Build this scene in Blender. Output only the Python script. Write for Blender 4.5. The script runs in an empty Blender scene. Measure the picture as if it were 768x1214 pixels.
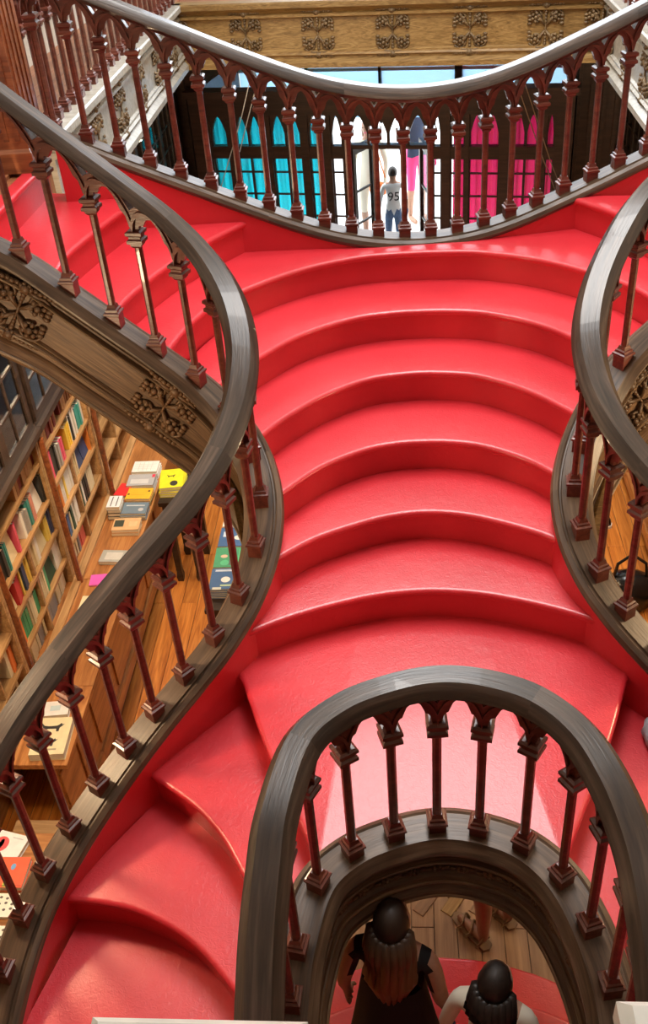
import bpy, bmesh, math, random
from mathutils import Vector, Matrix, noise
random.seed(7)
scene = bpy.context.scene
COL = scene.collection
PI = math.pi
GZ = 5.075                       # eye height above the ground floor

# ------------------------------------------------------------------ camera
RIGHT = Vector((0.99606064, 0.05557285, -0.06910032))
DOWN = Vector((-0.02237445, -0.5965351, -0.80227505))
FWD = Vector((-0.08580548, 0.80066068, -0.59294172))
cam_d = bpy.data.cameras.new('camera')
cam = bpy.data.objects.new('camera', cam_d)
COL.objects.link(cam)
cam_d.sensor_fit = 'HORIZONTAL'
cam_d.sensor_width = 36.0
cam_d.lens = 1167.0 / 768.0 * 36.0
cam_d.clip_start = 0.02
cam_d.clip_end = 200
m = Matrix.Identity(4)
for i, ax in enumerate((RIGHT, -DOWN, -FWD)):
    for j in range(3):
        m[j][i] = ax[j]
m[0][3], m[1][3], m[2][3] = 0, 0, GZ
cam.matrix_world = m
scene.camera = cam

# ------------------------------------------------------------------ world, lights, exposure
world = bpy.data.worlds.new('world')
scene.world = world
world.use_nodes = True
bg = world.node_tree.nodes['Background']
bg.inputs[0].default_value = (0.90, 0.95, 1.0, 1)
bg.inputs[1].default_value = 5.0
scene.view_settings.view_transform = 'Standard'
scene.view_settings.look = 'None'
scene.view_settings.gamma = 1.0
scene.view_settings.use_curve_mapping = False
scene.view_settings.exposure = 0.0

def area(name, loc, rot, sx, sy, power, color):
    d = bpy.data.lights.new(name, 'AREA')
    d.shape = 'RECTANGLE'; d.size = sx; d.size_y = sy; d.energy = power; d.color = color
    o = bpy.data.objects.new(name, d); COL.objects.link(o)
    o.location = loc; o.rotation_euler = rot
    return o
area('skylight', (0.1, 5.2, 8.40), (0, 0, 0), 1.7, 4.0, 335, (1.0, 0.955, 0.90))
area('street_window', (0.1, 11.55, 5.6), (math.radians(-78), 0, 0), 3.4, 2.6, 62, (0.70, 0.84, 1.0))

# ------------------------------------------------------------------ materials
MATS = {}
def newmat(name):
    mt = bpy.data.materials.new(name); mt.use_nodes = True
    nt = mt.node_tree
    return mt, nt, nt.nodes['Principled BSDF']
def ramp(nt, stops):
    r = nt.nodes.new('ShaderNodeValToRGB')
    els = r.color_ramp.elements
    while len(els) < len(stops): els.new(0.5)
    for e, (p, c) in zip(els, stops):
        e.position = p; e.color = (*c, 1)
    return r
def wood(name, dark, mid, light, rough=0.4, use_uv=True, scale=1.0, bump=0.25, spec=0.5, coat=0.0, ring=1.0):
    """grain runs along the first texture axis"""
    mt, nt, b = newmat(name)
    tc = nt.nodes.new('ShaderNodeTexCoord')
    info = nt.nodes.new('ShaderNodeObjectInfo')
    mp = nt.nodes.new('ShaderNodeMapping')
    mp.inputs['Scale'].default_value = (1.6 * scale, 22 * scale, 22 * scale)
    add = nt.nodes.new('ShaderNodeVectorMath'); add.operation = 'ADD'
    sc = nt.nodes.new('ShaderNodeVectorMath'); sc.operation = 'SCALE'; sc.inputs[3].default_value = 13.0
    cx = nt.nodes.new('ShaderNodeCombineXYZ')
    for k in range(3): nt.links.new(info.outputs['Random'], cx.inputs[k])
    nt.links.new(cx.outputs[0], sc.inputs[0])
    nt.links.new(tc.outputs['UV' if use_uv else 'Object'], add.inputs[0])
    nt.links.new(sc.outputs[0], add.inputs[1])
    nt.links.new(add.outputs[0], mp.inputs[0])
    n1 = nt.nodes.new('ShaderNodeTexNoise'); n1.inputs['Scale'].default_value = 1.0
    n1.inputs['Detail'].default_value = 5; n1.inputs['Distortion'].default_value = 1.2 * ring
    nt.links.new(mp.outputs[0], n1.inputs['Vector'])
    n2 = nt.nodes.new('ShaderNodeTexNoise'); n2.inputs['Scale'].default_value = 6.0; n2.inputs['Detail'].default_value = 3
    nt.links.new(mp.outputs[0], n2.inputs['Vector'])
    mix = nt.nodes.new('ShaderNodeMath'); mix.operation = 'MULTIPLY_ADD'
    mix.inputs[1].default_value = 0.3
    nt.links.new(n2.outputs[0], mix.inputs[0])
    m2 = nt.nodes.new('ShaderNodeMath'); m2.operation = 'MULTIPLY_ADD'; m2.inputs[1].default_value = 0.8; m2.inputs[2].default_value = -0.05
    nt.links.new(n1.outputs[0], m2.inputs[0]); nt.links.new(m2.outputs[0], mix.inputs[2])
    r = ramp(nt, [(0.32, dark), (0.5, mid), (0.68, light)])
    nt.links.new(mix.outputs[0], r.inputs[0])
    # big soft tone drift from board to board
    hv = nt.nodes.new('ShaderNodeHueSaturation')
    mr = nt.nodes.new('ShaderNodeMapRange'); mr.inputs[3].default_value = 0.85; mr.inputs[4].default_value = 1.15
    nt.links.new(info.outputs['Random'], mr.inputs[0]); nt.links.new(mr.outputs[0], hv.inputs['Value'])
    nt.links.new(r.outputs[0], hv.inputs['Color'])
    nt.links.new(hv.outputs[0], b.inputs['Base Color'])
    b.inputs['Roughness'].default_value = rough
    b.inputs['Specular IOR Level'].default_value = spec
    b.inputs['Coat Weight'].default_value = coat
    bp = nt.nodes.new('ShaderNodeBump'); bp.inputs['Strength'].default_value = bump; bp.inputs['Distance'].default_value = 0.003
    nt.links.new(n2.outputs[0], bp.inputs['Height']); nt.links.new(bp.outputs[0], b.inputs['Normal'])
    MATS[name] = mt
    return mt
def plain(name, col, rough=0.5, metal=0.0, spec=0.5, vary=0.0, bump=0.0, bscale=40.0):
    mt, nt, b = newmat(name)
    b.inputs['Roughness'].default_value = rough; b.inputs['Metallic'].default_value = metal
    b.inputs['Specular IOR Level'].default_value = spec
    n = nt.nodes.new('ShaderNodeTexNoise'); n.inputs['Scale'].default_value = bscale; n.inputs['Detail'].default_value = 3
    tc = nt.nodes.new('ShaderNodeTexCoord'); nt.links.new(tc.outputs['Object'], n.inputs['Vector'])
    k = 1 - vary
    r = ramp(nt, [(0.3, tuple(c * k for c in col)), (0.7, tuple(min(1, c * (1 + vary)) for c in col))])
    nt.links.new(n.outputs[0], r.inputs[0]); nt.links.new(r.outputs[0], b.inputs['Base Color'])
    if bump:
        bp = nt.nodes.new('ShaderNodeBump'); bp.inputs['Strength'].default_value = bump; bp.inputs['Distance'].default_value = 0.004
        nt.links.new(n.outputs[0], bp.inputs['Height']); nt.links.new(bp.outputs[0], b.inputs['Normal'])
    MATS[name] = mt
    return mt

# red painted stairs: brush relief and gloss
mt, nt, b = newmat('red_paint')
tc = nt.nodes.new('ShaderNodeTexCoord')
n = nt.nodes.new('ShaderNodeTexNoise'); n.inputs['Scale'].default_value = 2.2; n.inputs['Detail'].default_value = 4
nt.links.new(tc.outputs['Object'], n.inputs['Vector'])
r = ramp(nt, [(0.3, (0.56, 0.020, 0.032)), (0.7, (0.66, 0.030, 0.044))])
nt.links.new(n.outputs[0], r.inputs[0]); nt.links.new(r.outputs[0], b.inputs['Base Color'])
b.inputs['Roughness'].default_value = 0.37
b.inputs['Specular IOR Level'].default_value = 0.55
b.inputs['Coat Weight'].default_value = 0.22
b.inputs['Coat Roughness'].default_value = 0.16
n2 = nt.nodes.new('ShaderNodeTexNoise'); n2.inputs['Scale'].default_value = 55; n2.inputs['Detail'].default_value = 3; n2.inputs['Distortion'].default_value = 1.5
n3 = nt.nodes.new('ShaderNodeTexNoise'); n3.inputs['Scale'].default_value = 14; n3.inputs['Detail'].default_value = 2
nt.links.new(tc.outputs['Object'], n2.inputs['Vector']); nt.links.new(tc.outputs['Object'], n3.inputs['Vector'])
am = nt.nodes.new('ShaderNodeMath'); am.operation = 'ADD'
nt.links.new(n2.outputs[0], am.inputs[0]); nt.links.new(n3.outputs[0], am.inputs[1])
bp = nt.nodes.new('ShaderNodeBump'); bp.inputs['Strength'].default_value = 0.32; bp.inputs['Distance'].default_value = 0.004
nt.links.new(am.outputs[0], bp.inputs['Height']); nt.links.new(bp.outputs[0], b.inputs['Normal'])
MATS['red'] = mt

wood('rail', (0.014, 0.008, 0.005), (0.042, 0.025, 0.016), (0.095, 0.062, 0.042), rough=0.36, spec=0.6, coat=0.25)
wood('curb', (0.034, 0.019, 0.011), (0.085, 0.050, 0.029), (0.155, 0.100, 0.062), rough=0.38)
wood('fascia', (0.055, 0.028, 0.012), (0.120, 0.062, 0.028), (0.200, 0.115, 0.055), rough=0.5, ring=2.5)
wood('baluster', (0.070, 0.016, 0.010), (0.120, 0.028, 0.017), (0.170, 0.048, 0.028), rough=0.33, use_uv=False, coat=0.2)
wood('moulding', (0.075, 0.042, 0.020), (0.165, 0.100, 0.050), (0.27, 0.175, 0.095), rough=0.4)
wood('oak', (0.13, 0.070, 0.020), (0.24, 0.140, 0.045), (0.34, 0.215, 0.080), rough=0.45, use_uv=False, ring=3.0)
wood('oak_carving', (0.08, 0.048, 0.02), (0.16, 0.10, 0.045), (0.25, 0.165, 0.08), rough=0.5, use_uv=False)
wood('oak_glare', (0.30, 0.27, 0.22), (0.42, 0.39, 0.33), (0.52, 0.49, 0.43), rough=0.35, use_uv=False)  # oak paled: window glare on gallery fascia and curb put into the colour
wood('post', (0.13, 0.035, 0.012), (0.25, 0.072, 0.024), (0.34, 0.115, 0.042), rough=0.32, use_uv=False, coat=0.2)
wood('floor', (0.36, 0.105, 0.016), (0.58, 0.195, 0.034), (0.72, 0.29, 0.06), rough=0.35, use_uv=False, scale=0.7, ring=2)
wood('floor_shaded', (0.20, 0.115, 0.065), (0.32, 0.195, 0.115), (0.43, 0.28, 0.17), rough=0.4, use_uv=False, scale=0.7)  # stairwell shade put into grey-brown board colour; also the dark inlay blocks
wood('floor_gallery', (0.16, 0.055, 0.022), (0.27, 0.10, 0.042), (0.37, 0.15, 0.065), rough=0.35, use_uv=False, scale=0.7)
wood('shelf', (0.30, 0.16, 0.06), (0.45, 0.26, 0.11), (0.58, 0.36, 0.17), rough=0.4, use_uv=False)
wood('counter', (0.26, 0.095, 0.026), (0.42, 0.17, 0.05), (0.56, 0.27, 0.09), rough=0.35, use_uv=False)
wood('dark_case', (0.016, 0.010, 0.008), (0.034, 0.021, 0.016), (0.055, 0.036, 0.028), rough=0.4, use_uv=False)
wood('vest', (0.020, 0.009, 0.007), (0.038, 0.017, 0.013), (0.06, 0.028, 0.02), rough=0.4, use_uv=False)
plain('plaster', (0.62, 0.57, 0.48), 0.85, vary=0.06, bump=0.2)
plain('ceil', (0.72, 0.67, 0.58), 0.85, vary=0.05)
plain('white_stone', (0.80, 0.80, 0.78), 0.8, vary=0.05)
plain('pave', (0.78, 0.77, 0.74), 0.8, vary=0.08)
plain('black_metal', (0.012, 0.012, 0.013), 0.35, 0.6)
plain('steel', (0.55, 0.55, 0.55), 0.3, 1.0)
plain('page', (0.78, 0.72, 0.58), 0.8, vary=0.12, bscale=300)
plain('white_board', (0.86, 0.86, 0.84), 0.4)
plain('pale_cap', (0.62, 0.60, 0.54), 0.35, vary=0.08)
plain('skin', (0.50, 0.27, 0.18), 0.5, vary=0.08)
plain('skin_dark', (0.27, 0.13, 0.08), 0.45, vary=0.1)
plain('cloth_black', (0.010, 0.010, 0.012), 0.8)
plain('cloth_white', (0.80, 0.80, 0.80), 0.8)
plain('cloth_grey', (0.42, 0.47, 0.52), 0.85, vary=0.15)
plain('jeans', (0.10, 0.16, 0.30), 0.85, vary=0.2)
plain('pink', (0.85, 0.06, 0.25), 0.7)
plain('navy', (0.03, 0.05, 0.10), 0.8)
plain('orange_cloth', (0.80, 0.22, 0.06), 0.7)
plain('cream_cloth', (0.80, 0.72, 0.58), 0.8)
plain('hair_dark', (0.016, 0.010, 0.008), 0.45, vary=0.5, bscale=60)
plain('sandal', (0.20, 0.12, 0.06), 0.5)
plain('black_leather', (0.012, 0.012, 0.013), 0.22)
plain('ink', (0.02, 0.02, 0.025), 0.6)
# ombre hair: dark roots, lighter tips (a colour of the hair itself)
mt, nt, b = newmat('hair_brown')
tc = nt.nodes.new('ShaderNodeTexCoord'); sp = nt.nodes.new('ShaderNodeSeparateXYZ')
nt.links.new(tc.outputs['Generated'], sp.inputs[0])
r = ramp(nt, [(0.2, (0.30, 0.15, 0.06)), (0.62, (0.17, 0.08, 0.035)), (0.85, (0.03, 0.016, 0.010))])
nt.links.new(sp.outputs[2], r.inputs[0]); nt.links.new(r.outputs[0], b.inputs['Base Color'])
b.inputs['Roughness'].default_value = 0.45
MATS['hair_brown'] = mt
def glass(name, tint=(1, 1, 1), refl=0.12):
    mt = bpy.data.materials.new(name); mt.use_nodes = True
    nt = mt.node_tree; nt.nodes.clear()
    o = nt.nodes.new('ShaderNodeOutputMaterial'); mx = nt.nodes.new('ShaderNodeMixShader')
    t = nt.nodes.new('ShaderNodeBsdfTransparent'); t.inputs[0].default_value = (*tint, 1)
    g = nt.nodes.new('ShaderNodeBsdfGlossy'); g.inputs['Roughness'].default_value = 0.04
    mx.inputs[0].default_value = refl
    nt.links.new(t.outputs[0], mx.inputs[1]); nt.links.new(g.outputs[0], mx.inputs[2]); nt.links.new(mx.outputs[0], o.inputs[0])
    MATS[name] = mt
glass('pane', (0.96, 0.98, 1.0), 0.06)
glass('case_glass', (0.55, 0.58, 0.6), 0.30)
def curtain(name, col):
    mt = bpy.data.materials.new(name); mt.use_nodes = True
    nt = mt.node_tree; nt.nodes.clear()
    o = nt.nodes.new('ShaderNodeOutputMaterial'); mx = nt.nodes.new('ShaderNodeMixShader'); mx.inputs[0].default_value = 0.85
    d = nt.nodes.new('ShaderNodeBsdfDiffuse'); t = nt.nodes.new('ShaderNodeBsdfTranslucent')
    d.inputs[0].default_value = (*col, 1); t.inputs[0].default_value = (*col, 1)
    nt.links.new(d.outputs[0], mx.inputs[1]); nt.links.new(t.outputs[0], mx.inputs[2]); nt.links.new(mx.outputs[0], o.inputs[0])
    MATS[name] = mt
curtain('cyan_cloth', (0.03, 0.86, 0.97))
curtain('magenta_cloth', (0.96, 0.03, 0.16))
mt = bpy.data.materials.new('opal'); mt.use_nodes = True
nt = mt.node_tree; nt.nodes.clear()
o_ = nt.nodes.new('ShaderNodeOutputMaterial'); mx = nt.nodes.new('ShaderNodeMixShader'); mx.inputs[0].default_value = 0.35
d_ = nt.nodes.new('ShaderNodeBsdfTranslucent'); d_.inputs[0].default_value = (.62, .80, .95, 1)
t_ = nt.nodes.new('ShaderNodeBsdfDiffuse'); t_.inputs[0].default_value = (.7, .82, .92, 1)
nt.links.new(d_.outputs[0], mx.inputs[1]); nt.links.new(t_.outputs[0], mx.inputs[2]); nt.links.new(mx.outputs[0], o_.inputs[0])
MATS['opal'] = mt
_colmats = {}
def colmat(col, rough=0.45):
    key = tuple(round(c, 3) for c in col)
    if key not in _colmats:
        _colmats[key] = plain('cover_%d' % len(_colmats), col, rough, vary=0.06, bscale=25)
    return _colmats[key]
def M(x): return MATS[x] if isinstance(x, str) else x

# ------------------------------------------------------------------ mesh helpers
class MB:
    def __init__(s): s.v = []; s.f = []; s.uv = {}; s.mi = []; s.cur = 0
    def add(s, vs, fs, uvs=None):
        o = len(s.v); s.v += [tuple(v) for v in vs]
        for k, f in enumerate(fs):
            if uvs: s.uv[len(s.f)] = uvs[k]
            s.f.append(tuple(i + o for i in f)); s.mi.append(s.cur)
        return o
    def box(s, x0, x1, y0, y1, z0, z1):
        s.add([(x0, y0, z0), (x1, y0, z0), (x1, y1, z0), (x0, y1, z0), (x0, y0, z1), (x1, y0, z1), (x1, y1, z1), (x0, y1, z1)],
              [(0, 3, 2, 1), (4, 5, 6, 7), (0, 1, 5, 4), (1, 2, 6, 5), (2, 3, 7, 6), (3, 0, 4, 7)])
    def mbox(s, x0, x1, y0, y1, z0, z1, M4):
        vs = [(x0, y0, z0), (x1, y0, z0), (x1, y1, z0), (x0, y1, z0), (x0, y0, z1), (x1, y0, z1), (x1, y1, z1), (x0, y1, z1)]
        s.add([M4 @ Vector(v) for v in vs], [(0, 3, 2, 1), (4, 5, 6, 7), (0, 1, 5, 4), (1, 2, 6, 5), (2, 3, 7, 6), (3, 0, 4, 7)])
    def stack(s, prof, n=4, rot=PI / 4, cx=0, cy=0):
        """prof: (half width or radius, z) rings; n=4 gives square section"""
        k = math.sqrt(2) if n == 4 else 1.0
        vs = []
        for r, z in prof:
            for i in range(n):
                a = rot + 2 * PI * i / n
                vs.append((cx + r * k * math.cos(a), cy + r * k * math.sin(a), z))
        fs = []
        for j in range(len(prof) - 1):
            for i in range(n):
                a = j * n + i; b2 = j * n + (i + 1) % n
                fs.append((a, b2, b2 + n, a + n))
        fs.append(tuple(reversed(range(n)))); fs.append(tuple(range((len(prof) - 1) * n, len(prof) * n)))
        s.add(vs, fs)
    def tube(s, pts, r, n=6):
        pts = [Vector(p) for p in pts]; vs = []; fs = []
        for i, p in enumerate(pts):
            t = (pts[min(i + 1, len(pts) - 1)] - pts[max(i - 1, 0)]).normalized()
            u = t.cross(Vector((0, 0, 1)))
            if u.length < 1e-3: u = t.cross(Vector((1, 0, 0)))
            u.normalize(); w = t.cross(u)
            rr = r[i] if isinstance(r, (list, tuple)) else r
            for k in range(n):
                a = 2 * PI * k / n; vs.append(p + u * rr * math.cos(a) + w * rr * math.sin(a))
        for i in range(len(pts) - 1):
            for k in range(n):
                a = i * n + k; b2 = i * n + (k + 1) % n
                fs.append((a, b2, b2 + n, a + n))
        fs.append(tuple(reversed(range(n)))); fs.append(tuple(range((len(pts) - 1) * n, len(pts) * n)))
        s.add(vs, fs)
    def blob(s, c, r, seg=6, rings=4):
        rx, ry, rz = r if isinstance(r, (list, tuple)) else (r, r, r)
        vs = [(c[0], c[1], c[2] + rz)]
        for j in range(1, rings):
            ph = PI * j / rings
            for i in range(seg):
                a = 2 * PI * i / seg
                vs.append((c[0] + rx * math.sin(ph) * math.cos(a), c[1] + ry * math.sin(ph) * math.sin(a), c[2] + rz * math.cos(ph)))
        vs.append((c[0], c[1], c[2] - rz))
        fs = []
        for i in range(seg): fs.append((0, 1 + i, 1 + (i + 1) % seg))
        for j in range(rings - 2):
            for i in range(seg):
                a = 1 + j * seg + i; b2 = 1 + j * seg + (i + 1) % seg
                fs.append((a, a + seg, b2 + seg, b2))
        l = len(vs) - 1; o = 1 + (rings - 2) * seg
        for i in range(seg): fs.append((o + i, l, o + (i + 1) % seg))
        s.add(vs, fs)
    def mesh(s, name, mats, smooth=False):
        me = bpy.data.meshes.new(name)
        me.from_pydata(s.v, [], s.f)
        if s.uv:
            ul = me.uv_layers.new(name='uv')
            for pi_, p in enumerate(me.polygons):
                if pi_ in s.uv:
                    for li, uvc in zip(p.loop_indices, s.uv[pi_]): ul.data[li].uv = uvc
        for mm in (mats if isinstance(mats, (list, tuple)) else [mats]): me.materials.append(M(mm))
        for p, i in zip(me.polygons, s.mi):
            p.material_index = i; p.use_smooth = smooth
        me.validate(); me.update()
        return me
    def build(s, name, mats, parent=None, smooth=False):
        return link(name, s.mesh(name, mats, smooth), parent)
def link(name, me, parent=None, loc=None):
    o = bpy.data.objects.new(name, me); COL.objects.link(o)
    if parent: o.parent = parent
    if loc: o.location = loc
    return o
def tag(o, label, cat, group=None, kind=None):
    o['label'] = label
    if cat: o['category'] = cat
    if group: o['group'] = group
    if kind: o['kind'] = kind
    return o
def empty(name, loc=(0, 0, 0), rz=0):
    o = bpy.data.objects.new(name, None); COL.objects.link(o)
    o.location = loc; o.rotation_euler = (0, 0, rz); o.empty_display_size = 0.1
    return o
def struct(o, label):
    o['kind'] = 'structure'; o['label'] = label
    return o
def autosmooth(me, ang=35):
    bm = bmesh.new(); bm.from_mesh(me)
    for f in bm.faces: f.smooth = True
    for e in bm.edges:
        if len(e.link_faces) == 2 and e.calc_face_angle(0) > math.radians(ang): e.smooth = False
    bm.to_mesh(me); bm.free()
def fixnormals(me):
    bm = bmesh.new(); bm.from_mesh(me); bmesh.ops.recalc_face_normals(bm, faces=bm.faces); bm.to_mesh(me); bm.free()

def catmull(pts, sub):
    P = [Vector(p) for p in pts]
    P = [P[0] * 2 - P[1]] + P + [P[-1] * 2 - P[-2]]
    out = []
    for i in range(1, len(P) - 2):
        a, b_, c, d = P[i - 1], P[i], P[i + 1], P[i + 2]
        for k in range(sub):
            t = k / sub
            out.append(0.5 * ((2 * b_) + (c - a) * t + (2 * a - 5 * b_ + 4 * c - d) * t * t + (3 * b_ - a - 3 * c + d) * t ** 3))
    out.append(P[-2].copy())
    return out
def laterals(path, sign):
    L = []
    for i in range(len(path)):
        t = path[min(i + 1, len(path) - 1)] - path[max(i - 1, 0)]
        t = Vector((t.x, t.y, 0)).normalized()
        L.append(Vector((t.y, -t.x, 0)) * sign)
    return L
def sweep(mb, path, lat, prof, u0=0.0, close=True):
    n = len(prof); vs = []; us = []; u = u0
    for i, p in enumerate(path):
        if i: u += (p - path[i - 1]).length
        us.append(u)
        for a, h in prof: vs.append(p + lat[i] * a + Vector((0, 0, h)))
    per = [0.0]
    for k in range(n):
        a0, h0 = prof[k]; a1, h1 = prof[(k + 1) % n]
        per.append(per[-1] + math.hypot(a1 - a0, h1 - h0))
    fs = []; uvs = []
    for i in range(len(path) - 1):
        for k in range(n):
            if not close and k == n - 1: continue
            k2 = (k + 1) % n
            fs.append((i * n + k, i * n + k2, (i + 1) * n + k2, (i + 1) * n + k))
            uvs.append(((us[i], per[k]), (us[i], per[k + 1]), (us[i + 1], per[k + 1]), (us[i + 1], per[k])))
    if close:
        fs.append(tuple(range(n))); uvs.append([(us[0] + prof[k][0], prof[k][1]) for k in range(n)])
        e = (len(path) - 1) * n
        fs.append(tuple(reversed(range(e, e + n)))); uvs.append([(us[-1] + prof[k][0], prof[k][1]) for k in reversed(range(n))])
    mb.add(vs, fs, uvs)

# ------------------------------------------------------------------ balustrades
RAIL = [(-.036, .765), (.036, .765), (.064, .728), (.067, .718), (.050, .710), (.040, .696), (-.040, .696), (-.050, .710), (-.067, .718), (-.064, .728)]
CURB = [(-.055, 0), (.050, 0), (.054, -.009), (.060, -.009), (.068, -.003), (.088, -.014), (.097, -.034), (.090, -.050), (.082, -.055), (.058, -.060), (.058, -.11), (-.04, -.11), (-.05, -.085), (-.085, -.056), (-.085, -.044)]
FASC = [(-.045, -.105), (-.045, -.120), (-.064, -.127), (-.064, -.143), (-.045, -.156), (-.045, -.375), (-.058, -.383), (-.058, -.396), (-.066, -.400), (-.066, -.418), (-.054, -.430), (-.054, -.455), (-.082, -.478), (-.098, -.512), (-.090, -.540), (-.05, -.552), (.058, -.552), (.058, -.105)]
FASC_U = [(-.045, -.105), (-.045, -.112), (-.062, -.118), (-.066, -.130), (-.050, -.142), (-.046, -.200), (-.062, -.208), (-.072, -.225), (-.062, -.240), (-.066, -.255), (-.084, -.268), (-.090, -.290), (-.078, -.308), (.058, -.315), (.058, -.105)]
STRING = [(.056, -.056), (.083, -.056), (.083, -.46), (.056, -.46)]
STRING_F = [(.056, -.056), (.083, -.056), (.083, -.36), (.056, -.36)]

mb = MB(); mb.stack([(.0165, .05), (.0165, .505)], n=8, rot=PI / 8)
SHAFT = mb.mesh('baluster', 'baluster')
mb = MB(); mb.stack([(.030, -.055), (.030, .036), (.0355, .041), (.0355, .050), (.027, .054), (.027, .064), (.021, .068), (.0165, .084)])
PLINTH = mb.mesh('plinth', 'baluster')
mb = MB(); mb.stack([(.0165, .486), (.024, .496), (.024, .502), (.034, .508), (.034, .521), (.026, .527), (.026, .536), (.035, .544), (.035, .556), (.026, .562)])
CAPITAL = mb.mesh('capital', 'baluster')

def arch_mesh(p0, p1, q, sign):
    """pointed cusped arch between two balusters; q = path samples from p0 to p1"""
    N = 20
    path = []
    L = [0.0]
    for i in range(1, len(q)): L.append(L[-1] + (q[i] - q[i - 1]).length)
    for k in range(N + 1):
        s_ = L[-1] * k / N; j = 0
        while j < len(L) - 2 and L[j + 1] < s_: j += 1
        t = (s_ - L[j]) / max(1e-6, L[j + 1] - L[j]); path.append(q[j].lerp(q[j + 1], t))
    lat = laterals(path, sign)
    hw = math.hypot(p1.x - p0.x, p1.y - p0.y) / 2
    w = hw - .018
    R1 = 2 * w + .016; R2 = 2 * w + .044
    mb = MB()
    inn = []; mid = []; ext = []
    for k in range(N + 1):
        x = abs(2 * k / N - 1) * hw
        def arc(R):
            d = R * R - (x + w) ** 2
            return math.sqrt(d) if d > 0 else 0.0
        kk = .112 / (1.732 * w); y0 = arc(2 * w) * kk; y1 = arc(R1) * kk; y2 = arc(R2) * kk
        d = x / hw
        cusp = .024 * math.exp(-((d - .50) / .13) ** 2)
        inn.append(min(.560 + max(0, y0 - cusp), .684)); mid.append(min(.560 + y1, .692)); ext.append(min(.560 + y2, .699))
    def band(lo, hi, th):
        vs = []
        for k in range(N + 1):
            for a, h in ((-th, lo[k]), (th, lo[k]), (th, max(hi[k], lo[k] + .001)), (-th, max(hi[k], lo[k] + .001))):
                vs.append(path[k] + lat[k] * a + Vector((0, 0, h)))
        fs = []
        for k in range(N):
            for c in range(4):
                fs.append((k * 4 + c, k * 4 + (c + 1) % 4, k * 4 + 4 + (c + 1) % 4, k * 4 + 4 + c))
        fs.append((0, 1, 2, 3)); fs.append((N * 4 + 3, N * 4 + 2, N * 4 + 1, N * 4))
        mb.add(vs, fs)
    band(inn, mid, .015); band(mid, [(a + c) / 2 for a, c in zip(mid, ext)], .034); band([(a + c) / 2 for a, c in zip(mid, ext)], ext, .025)
    me = mb.mesh('arch', 'baluster')
    fixnormals(me)
    return me

def balustrade(name, label, pts, sign, fasc=None, string=STRING, sections=5, curbmat='curb', fascmat='fascia', lo=0, hi=None, curbprof=CURB, moulds=()):
    """pts: baluster base points (path runs through them)"""
    root = empty(name, pts[0])
    inv = Matrix.Translation(-Vector(pts[0]))
    SUB = 6
    path = catmull(pts, SUB)
    lat = laterals(path, sign)
    def put(o):
        o.parent = root; o.matrix_parent_inverse = inv; return o
    n = len(pts)
    # handrail in jointed sections
    step = max(2, sections)
    i = 0
    while i < n - 1:
        j = min(n - 1, i + step)
        if n - 1 - j < 2: j = n - 1
        mb = MB(); sweep(mb, path[i * SUB:j * SUB + 1], lat[i * SUB:j * SUB + 1], RAIL, u0=i * 1.37)
        me = mb.mesh('handrail', 'rail'); fixnormals(me); autosmooth(me, 30)
        put(link('handrail', me)); i = j
    i = 0
    while i < n - 1:
        j = min(n - 1, i + step + 2)
        if n - 1 - j < 3: j = n - 1
        mb = MB(); sweep(mb, path[i * SUB:j * SUB + 1], lat[i * SUB:j * SUB + 1], curbprof, u0=i * 1.11)
        me = mb.mesh('curb', curbmat); fixnormals(me); autosmooth(me, 30)
        put(link('curb', me)); i = j
    if fasc:
        mb = MB(); sweep(mb, path, lat, fasc)
        me = mb.mesh('fascia_board', fascmat); fixnormals(me); autosmooth(me, 30)
        put(link('fascia_board', me))
    for (ma, mh, mr) in moulds:
        pr_ = [(ma + mr * math.cos(a_ * PI / 3), mh + mr * math.sin(a_ * PI / 3)) for a_ in range(6)]
        mb = MB(); sweep(mb, path, lat, pr_)
        me = mb.mesh('moulding', 'moulding'); fixnormals(me); autosmooth(me, 70)
        put(link('moulding', me))
    if string:
        mb = MB(); sweep(mb, path, lat, string)
        me = mb.mesh('red_string', 'red'); fixnormals(me); autosmooth(me, 30)
        put(link('red_string', me))['label'] = 'red painted inner string board'
    for k in range(n):
        p = Vector(pts[k]); t = path[min(k * SUB + 1, len(path) - 1)] - path[max(k * SUB - 1, 0)]
        rz = math.atan2(t.y, t.x)
        b_ = put(link('baluster', SHAFT)); b_.location = p; b_.rotation_euler = (0, 0, rz)
        c_ = link('plinth', PLINTH, b_); d_ = link('capital', CAPITAL, b_)
    for k in range(n - 1):
        me = arch_mesh(Vector(pts[k]), Vector(pts[k + 1]), path[k * SUB:(k + 1) * SUB + 1], sign)
        put(link('arch', me))
    tag(root, label, 'railing', 'carved stair railings')
    return root, path, lat

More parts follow.
